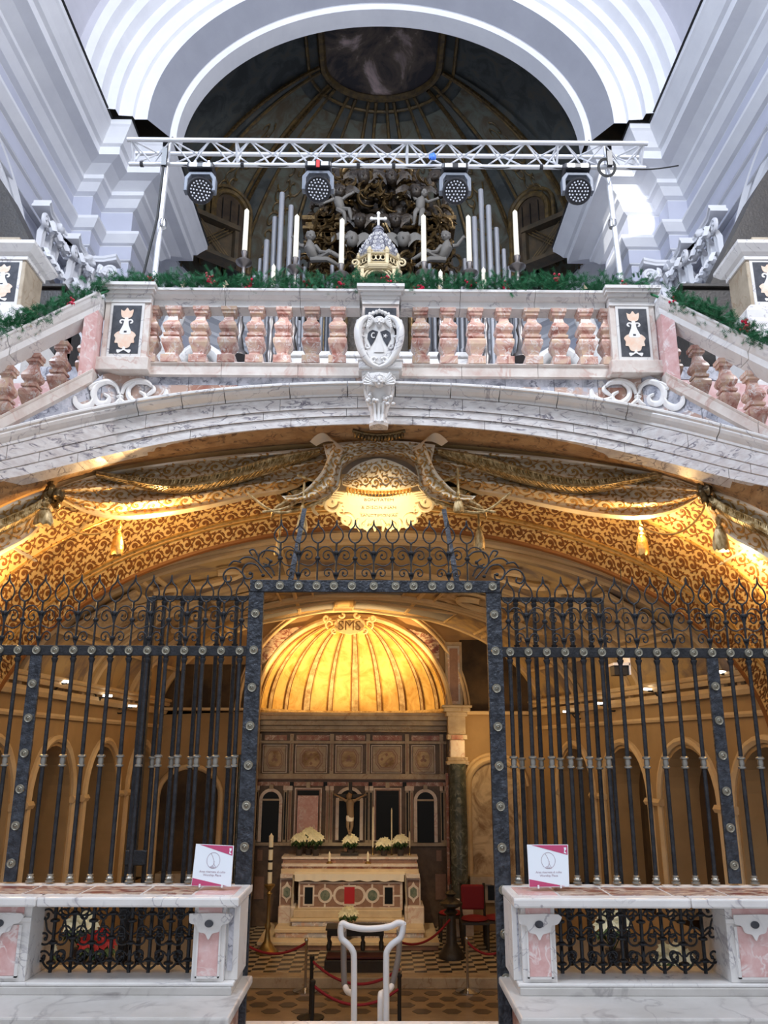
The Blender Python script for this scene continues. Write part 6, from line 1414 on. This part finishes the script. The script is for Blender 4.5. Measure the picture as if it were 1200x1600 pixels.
# ================================================================ MARBLE PARAPETS
for s in (-1, 1):
    nm = 'left' if s < 0 else 'right'
    xe = U(375, 1400, 5.5).x if s < 0 else U(801, 1400, 5.5).x     # end by the gate
    pr = T('marble_parapet', 'low marble parapet with pink panels and iron scroll openings, %s of the gate' % nm, 'parapet', (s*2, 5.75, 0))
    def B(xa, xb, y0, y1, z0, z1, mt, n_, par=None, bev=.004): return MB().box(min(xa, xb), max(xa, xb), y0, y1, z0, z1).build(n_, mt, par or pr, bev=bev)
    far = s*3.5; YFp = 5.56
    pz = lambda py: U(592, py, YFp).z
    zc0 = COP-.068
    jx = [xe, s*1.9 if s > 0 else -2.05, far]
    for a, b in zip(jx, jx[1:]): B(a+s*.001, b-s*.001, 5.47, 6.05, zc0, COP-.012, 'white_marble', 'coping', bev=.012)
    # inlay strips on the coping top
    cuts = [xe+s*.04, xe+s*.30, xe+s*.62, xe+s*1.0, xe+s*1.35, xe+s*1.75, far]
    for i, (a, b) in enumerate(zip(cuts, cuts[1:])): B(a+s*.01, b-s*.01, 5.58, 5.88, COP-.013, COP-.008, ('pink_marble' if i == 0 else 'mosaic_marble'), 'inlay_strip', bev=0)
    X = (lambda px: U(px, 1480, YFp).x) if s < 0 else (lambda px: U(px, 1480, YFp).x)
    piers = ((301, 351), (-48, 44)) if s < 0 else ((816, 869), (1138, 1222))
    top, bot = pz(1414), pz(1535)
    for k, (pa_, pb_) in enumerate(piers):
        a, b = X(pa_), X(pb_); e = .03
        p = B(a, b, YFp, 5.95, bot, zc0, 'white_marble', 'pier')
        w_ = b-a; fy = YFp-.008
        B(a-.008, b+.008, YFp-.02, YFp, pz(1441), pz(1434), 'white_marble', 'shoulder', p)
        B(a+w_*.13, b-w_*.13, fy, YFp, pz(1433), pz(1417), 'pink_marble', 'upper_inlay', p, 0)
        B(a+w_*.18, b-w_*.18, fy, YFp, pz(1525), pz(1446), 'pink_marble', 'pink_inlay', p, 0)
        for (u0, u1, v0, v1) in ((.13, .18, 1446, 1528), (.82, .87, 1446, 1528), (.13, .87, 1525.5, 1529)): B(a+w_*u0, a+w_*u1, fy-.006, YFp, pz(v1), pz(v0), 'white_marble', 'panel_fillet', p, 0)
        c_ = (a+b)/2; zc2 = pz(1441)
        sh = smooth([(-.34, .045), (.34, .045), (.33, 0), (.22, -.012), (.17, -.045), (.06, -.055), (0, -.085), (-.06, -.055), (-.17, -.045), (-.22, -.012), (-.33, 0), (-.34, .045)], 3)[:-1]
        k_ = .155/.34*.9 if k == 0 else .2
        MB().prism([(u*k_, v*1.05) for u, v in sh][::-1], (c_, fy-.008, zc2), (1, 0, 0), (0, 0, 1), -.0).build('boss_back', 'white_marble', p) if 0 else MB().prism([(u*.36, v*1.1) for u, v in sh], (c_, fy-.004, zc2), (1, 0, 0), (0, 0, 1), .018).build('carved_boss', 'white_marble', p)
        MB().lathe([(.021, 0), (.021, .006), (.016, .009)], (c_, fy-.022, zc2-.004), 16, (0, -1, 0), fx=1.25).build('oval_inlay', 'slate_inlay', p)
    # end strip with mosaic by the gate
    ea, eb_ = (X(351), X(371)) if s < 0 else (X(816), X(803))
    B(ea, eb_, YFp+.05, 5.95, bot, zc0, 'white_marble', 'end_block'); B(ea+s*-.0+( .012 if s < 0 else -.012), eb_-( .035 if s < 0 else -.03), YFp+.044, YFp+.05, pz(1520), pz(1422), 'grey_marble', 'mosaic_strip', bev=0)
    # back and base
    z1 = pz(1535); B(xe+s*.02, far, YFp-.02, 5.98, z1-.022, z1, 'white_marble', 'base_moulding', bev=.008)
    zl = U(592, 1556, YFp-.03).z; B(xe+s*.03, far, YFp-.03, 5.98, zl, z1-.022, 'worn_marble', 'base_course')
    lx = U(376, 1560, 5.5).x if s < 0 else U(797, 1560, 5.5).x
    B(lx, far, 5.10, 6.0, zl-.05, zl, 'worn_marble', 'bench_ledge', bev=.012); B(lx+s*.05, far, 5.16, 6.0, zl-.075, zl-.05, 'worn_marble', 'bench_moulding'); B(lx+s*.08, far, 5.22, 6.0, 0, zl-.075, 'red_marble', 'bench_base', bev=0)
    # iron panels
    spans = ((46, 299), (-215, -50)) if s < 0 else ((872, 1136), (1224, 1395))
    for pa_, pb_ in spans:
        a, b = X(pa_), X(pb_); n = 8; st_ = (b-a)/n; Yp = 5.78; zb_ = z1; zt_ = zc0; H_ = zt_-zb_
        ip = bpy.data.objects.new('scroll_panel', None); sc.collection.objects.link(ip); ip.parent = pr; ip.location = Vector(((a+b)/2, Yp, zb_))-pr.location
        for x in [a+st_*(i+.5) for i in range(n)]: P_(proto(MB().tube([(0, 0, 0), (0, 0, H_)], .012, 6), 'bar', 'iron'), 'bar', ip, (x, Yp, zb_))
        kme = proto(MB().lathe([(.012, -.012), (.03, -.005), (.03, .005), (.012, .014)], n=8), 'knob', 'iron')
        cme = {}
        for key, (r, a0, tn) in {'a': (.048, -PI/2, 6.8), 'b': (.042, PI/2, -6.5)}.items():
            pp = spiral(.055, 0, r, r*.25, PI+.3*(1 if key == 'a' else -1), PI+.3*(1 if key == 'a' else -1)+(tn), 18)
            tail = [(.0, -.07 if key == 'a' else .07), (.004, -.03 if key == 'a' else .03)]
            m = MB().tube([(u, 0, v) for u, v in tail+pp], .0065, 6); m.blob((pp[-1][0], 0, pp[-1][1]), .012, 8, 6); cme[key] = proto(m, 'scroll', 'iron')
        ar_ = proto(MB().tube([(u, 0, v) for u, v in smooth([(-st_, .055), (-st_*.85, .015), (-st_*.5, -.012), (-st_*.15, .015), (0, .055)], 4)], .007, 6), 'scroll', 'iron')
        dg = proto(MB().tube([(u, 0, v) for u, v in smooth([(0, 0), (st_*.35, .03), (st_*.55, .10), (st_*1.0, .13)], 4)], .006, 6), 'scroll', 'iron')
        for i in range(n):
            x = a+st_*(i+.5)
            for f, key in (((.17, 'a'), (.47, 'b'), (.80, 'a')) if i % 2 else ((.13, 'b'), (.40, 'a'), (.70, 'b'))):
                P_(kme, 'knob', ip, (x, Yp, zb_+H_*f))
                for sg in (-1, 1): P_(cme[key], 'scroll', ip, (x, Yp-.005, zb_+H_*f+.03), (sg, 1, 1))
            P_(ar_, 'scroll', ip, (x+st_/2, Yp, zb_+.03)); P_(dg, 'scroll', ip, (x, Yp, zb_+H_*.5)); P_(dg, 'scroll', ip, (x, Yp, zb_+H_*.5), (-1, 1, 1))
# ---- plaques
def plaque(q, label, l1, l2, tilt):
    Y0 = 5.72; TLp, TRp, BRp, BLp = [U(a, b, Y0+(.05 if i < 2 else 0)) for i, (a, b) in enumerate(q)]
    dz = COP+.012-min(BLp.z, BRp.z)
    TLp, TRp, BRp, BLp = [v+Vector((0, 0, dz)) for v in (TLp, TRp, BRp, BLp)]
    t = T('worship_sign', label, 'sign', (BLp+BRp)/2, 'worship notices on the parapets')
    n = (BRp-BLp).cross(TLp-BLp).normalized()
    W_ = lambda u, v, d=0: BLp.lerp(BRp, u).lerp(TLp.lerp(TRp, u), v)+n*d
    def quad(pts, d0, d1, mt, nm_):
        A = [W_(u, v, d0) for u, v in pts]; Bq = [W_(u, v, d1) for u, v in pts]; k = len(pts)
        return MB().add(A+Bq, [tuple(range(k))[::-1], tuple(range(k, 2*k))]+[(i, (i+1) % k, k+(i+1) % k, k+i) for i in range(k)]).build(nm_, mt, t)
    quad([(0, 0), (1, 0), (1, 1), (0, 1)], 0, .010, 'acrylic', 'acrylic_plate'); quad([(.01, .01), (.99, .01), (.99, .99), (.01, .99)], .010, .0115, 'sign_white', 'sign_face')
    quad([(.10, .985), (.98, .75), (.98, .985)], .0115, .0125, 'sign_wine', 'wine_band'); quad([(.01, .015), (.90, .015), (.01, .19)], .0115, .0125, 'sign_wine', 'wine_band')
    quad([(.89, .93), (.95, .93), (.95, .88), (.91, .84), (.95, .80), (.95, .78), (.89, .80), (.90, .86)], .0125, .013, 'sign_white', 'corner_mark')
    rt_ = lambda pts, r: MB().tube([W_(u, v, .0125) for u, v in pts], r, 5)
    rt_([(.5+.17*math.cos(a), .62+.19*math.sin(a)) for a in [2*PI*i/28 for i in range(29)]], .0011).build('circle_logo', 'sign_ink', t)
    rt_([(.42, .79), (.47, .72), (.51, .62), (.53, .52), (.57, .46)], .0011).build('logo_line', 'sign_ink', t); rt_([(.53, .60), (.50, .50), (.44, .47), (.42, .45), (.58, .44)], .0011).build('logo_line', 'sign_ink', t); rt_([(.46, .44), (.50, .48), (.55, .44)], .001).build('logo_line', 'sign_ink', t)
    rx = PI/2-math.atan2((TLp-BLp).y, (TLp-BLp).z)
    ry = -math.atan2((TRp-TLp).z+(BRp-BLp).z, 2*(TRp-TLp).x)
    for tx, v, sz in ((l1, .345, .0185), (l2, .265, .0195)): text(tx, sz, W_(.5, v, .0125), t, 'sign_ink', rx=rx, ext=.0002, ry=ry)
    for u in (.22, .78): quad([(u-.02, -.03), (u+.02, -.03), (u+.02, .05), (u-.02, .05)], .0125, .03, 'acrylic', 'stand_clip')
plaque(((307, 1315), (366, 1318), (361.5, 1382), (299.5, 1381)), 'square white and wine-red notice leaning on the parapet left of the gate', 'Area riservata al culto', 'Worship Place', 0)
plaque(((823, 1318), (887, 1318), (889, 1384), (826.5, 1385)), 'square white and wine-red notice standing on the parapet right of the gate', 'Area riservata al culto', 'Worship Place', 0)
# ---- handrail on the stair
hr = T('stair_handrail', 'white tubular double handrail with looped top on the stair inside the gate', 'handrail', (U(582, 1500, 7).x, 7, -.5))
Yh = 6.95
zl_ = -.75
def hp(l, y0, y1=None): return [U(a, b, y0+((y1 if y1 is not None else y0)-y0)*i/(len(l)-1)) for i, (a, b) in enumerate(l)]
f1 = smooth([tuple(v) for v in [(553, 1640), (553, 1560), (553, 1500), (551, 1486), (543, 1475), (534, 1467), (532, 1456), (533, 1446)]], 4)
f2 = smooth([(603.5, 1640), (603.5, 1560), (603.5, 1500), (605, 1486), (613, 1475), (625, 1466), (629, 1455), (630, 1444)], 4)
tp = smooth([(533, 1446), (536, 1443), (545, 1447), (565, 1451), (585, 1451), (608, 1448), (622, 1442), (630, 1444)], 5)
for l in (f1, f2, tp): MB().tube(hp(l, Yh), .0235, 12).build('handrail_tube', 'white_paint', hr, True)
for l in ([(537, 1452), (537, 1500), (538, 1535), (540, 1545)], [(624, 1452), (623, 1490), (615, 1530), (610, 1542)]): MB().tube(hp(smooth(l, 4), 7.3), .023, 12).build('rear_post', 'rail_grey', hr, True)
for l in ([(540, 1543), (543, 1549), (549, 1552), (553, 1556)], [(612, 1541), (606, 1548), (597, 1552), (594.5, 1562), (594.5, 1640)]): MB().tube(hp(smooth(l, 4), 7.25, 7.0), .023, 12).build('handrail_tube', 'white_paint', hr, True)
for l in ([(533, 1446), (536, 1453)], [(630, 1444), (625, 1453)]): MB().tube([U(*l[0], Yh), U(*l[1], 7.3)], .0235, 12).build('handrail_tube', 'white_paint', hr, True)
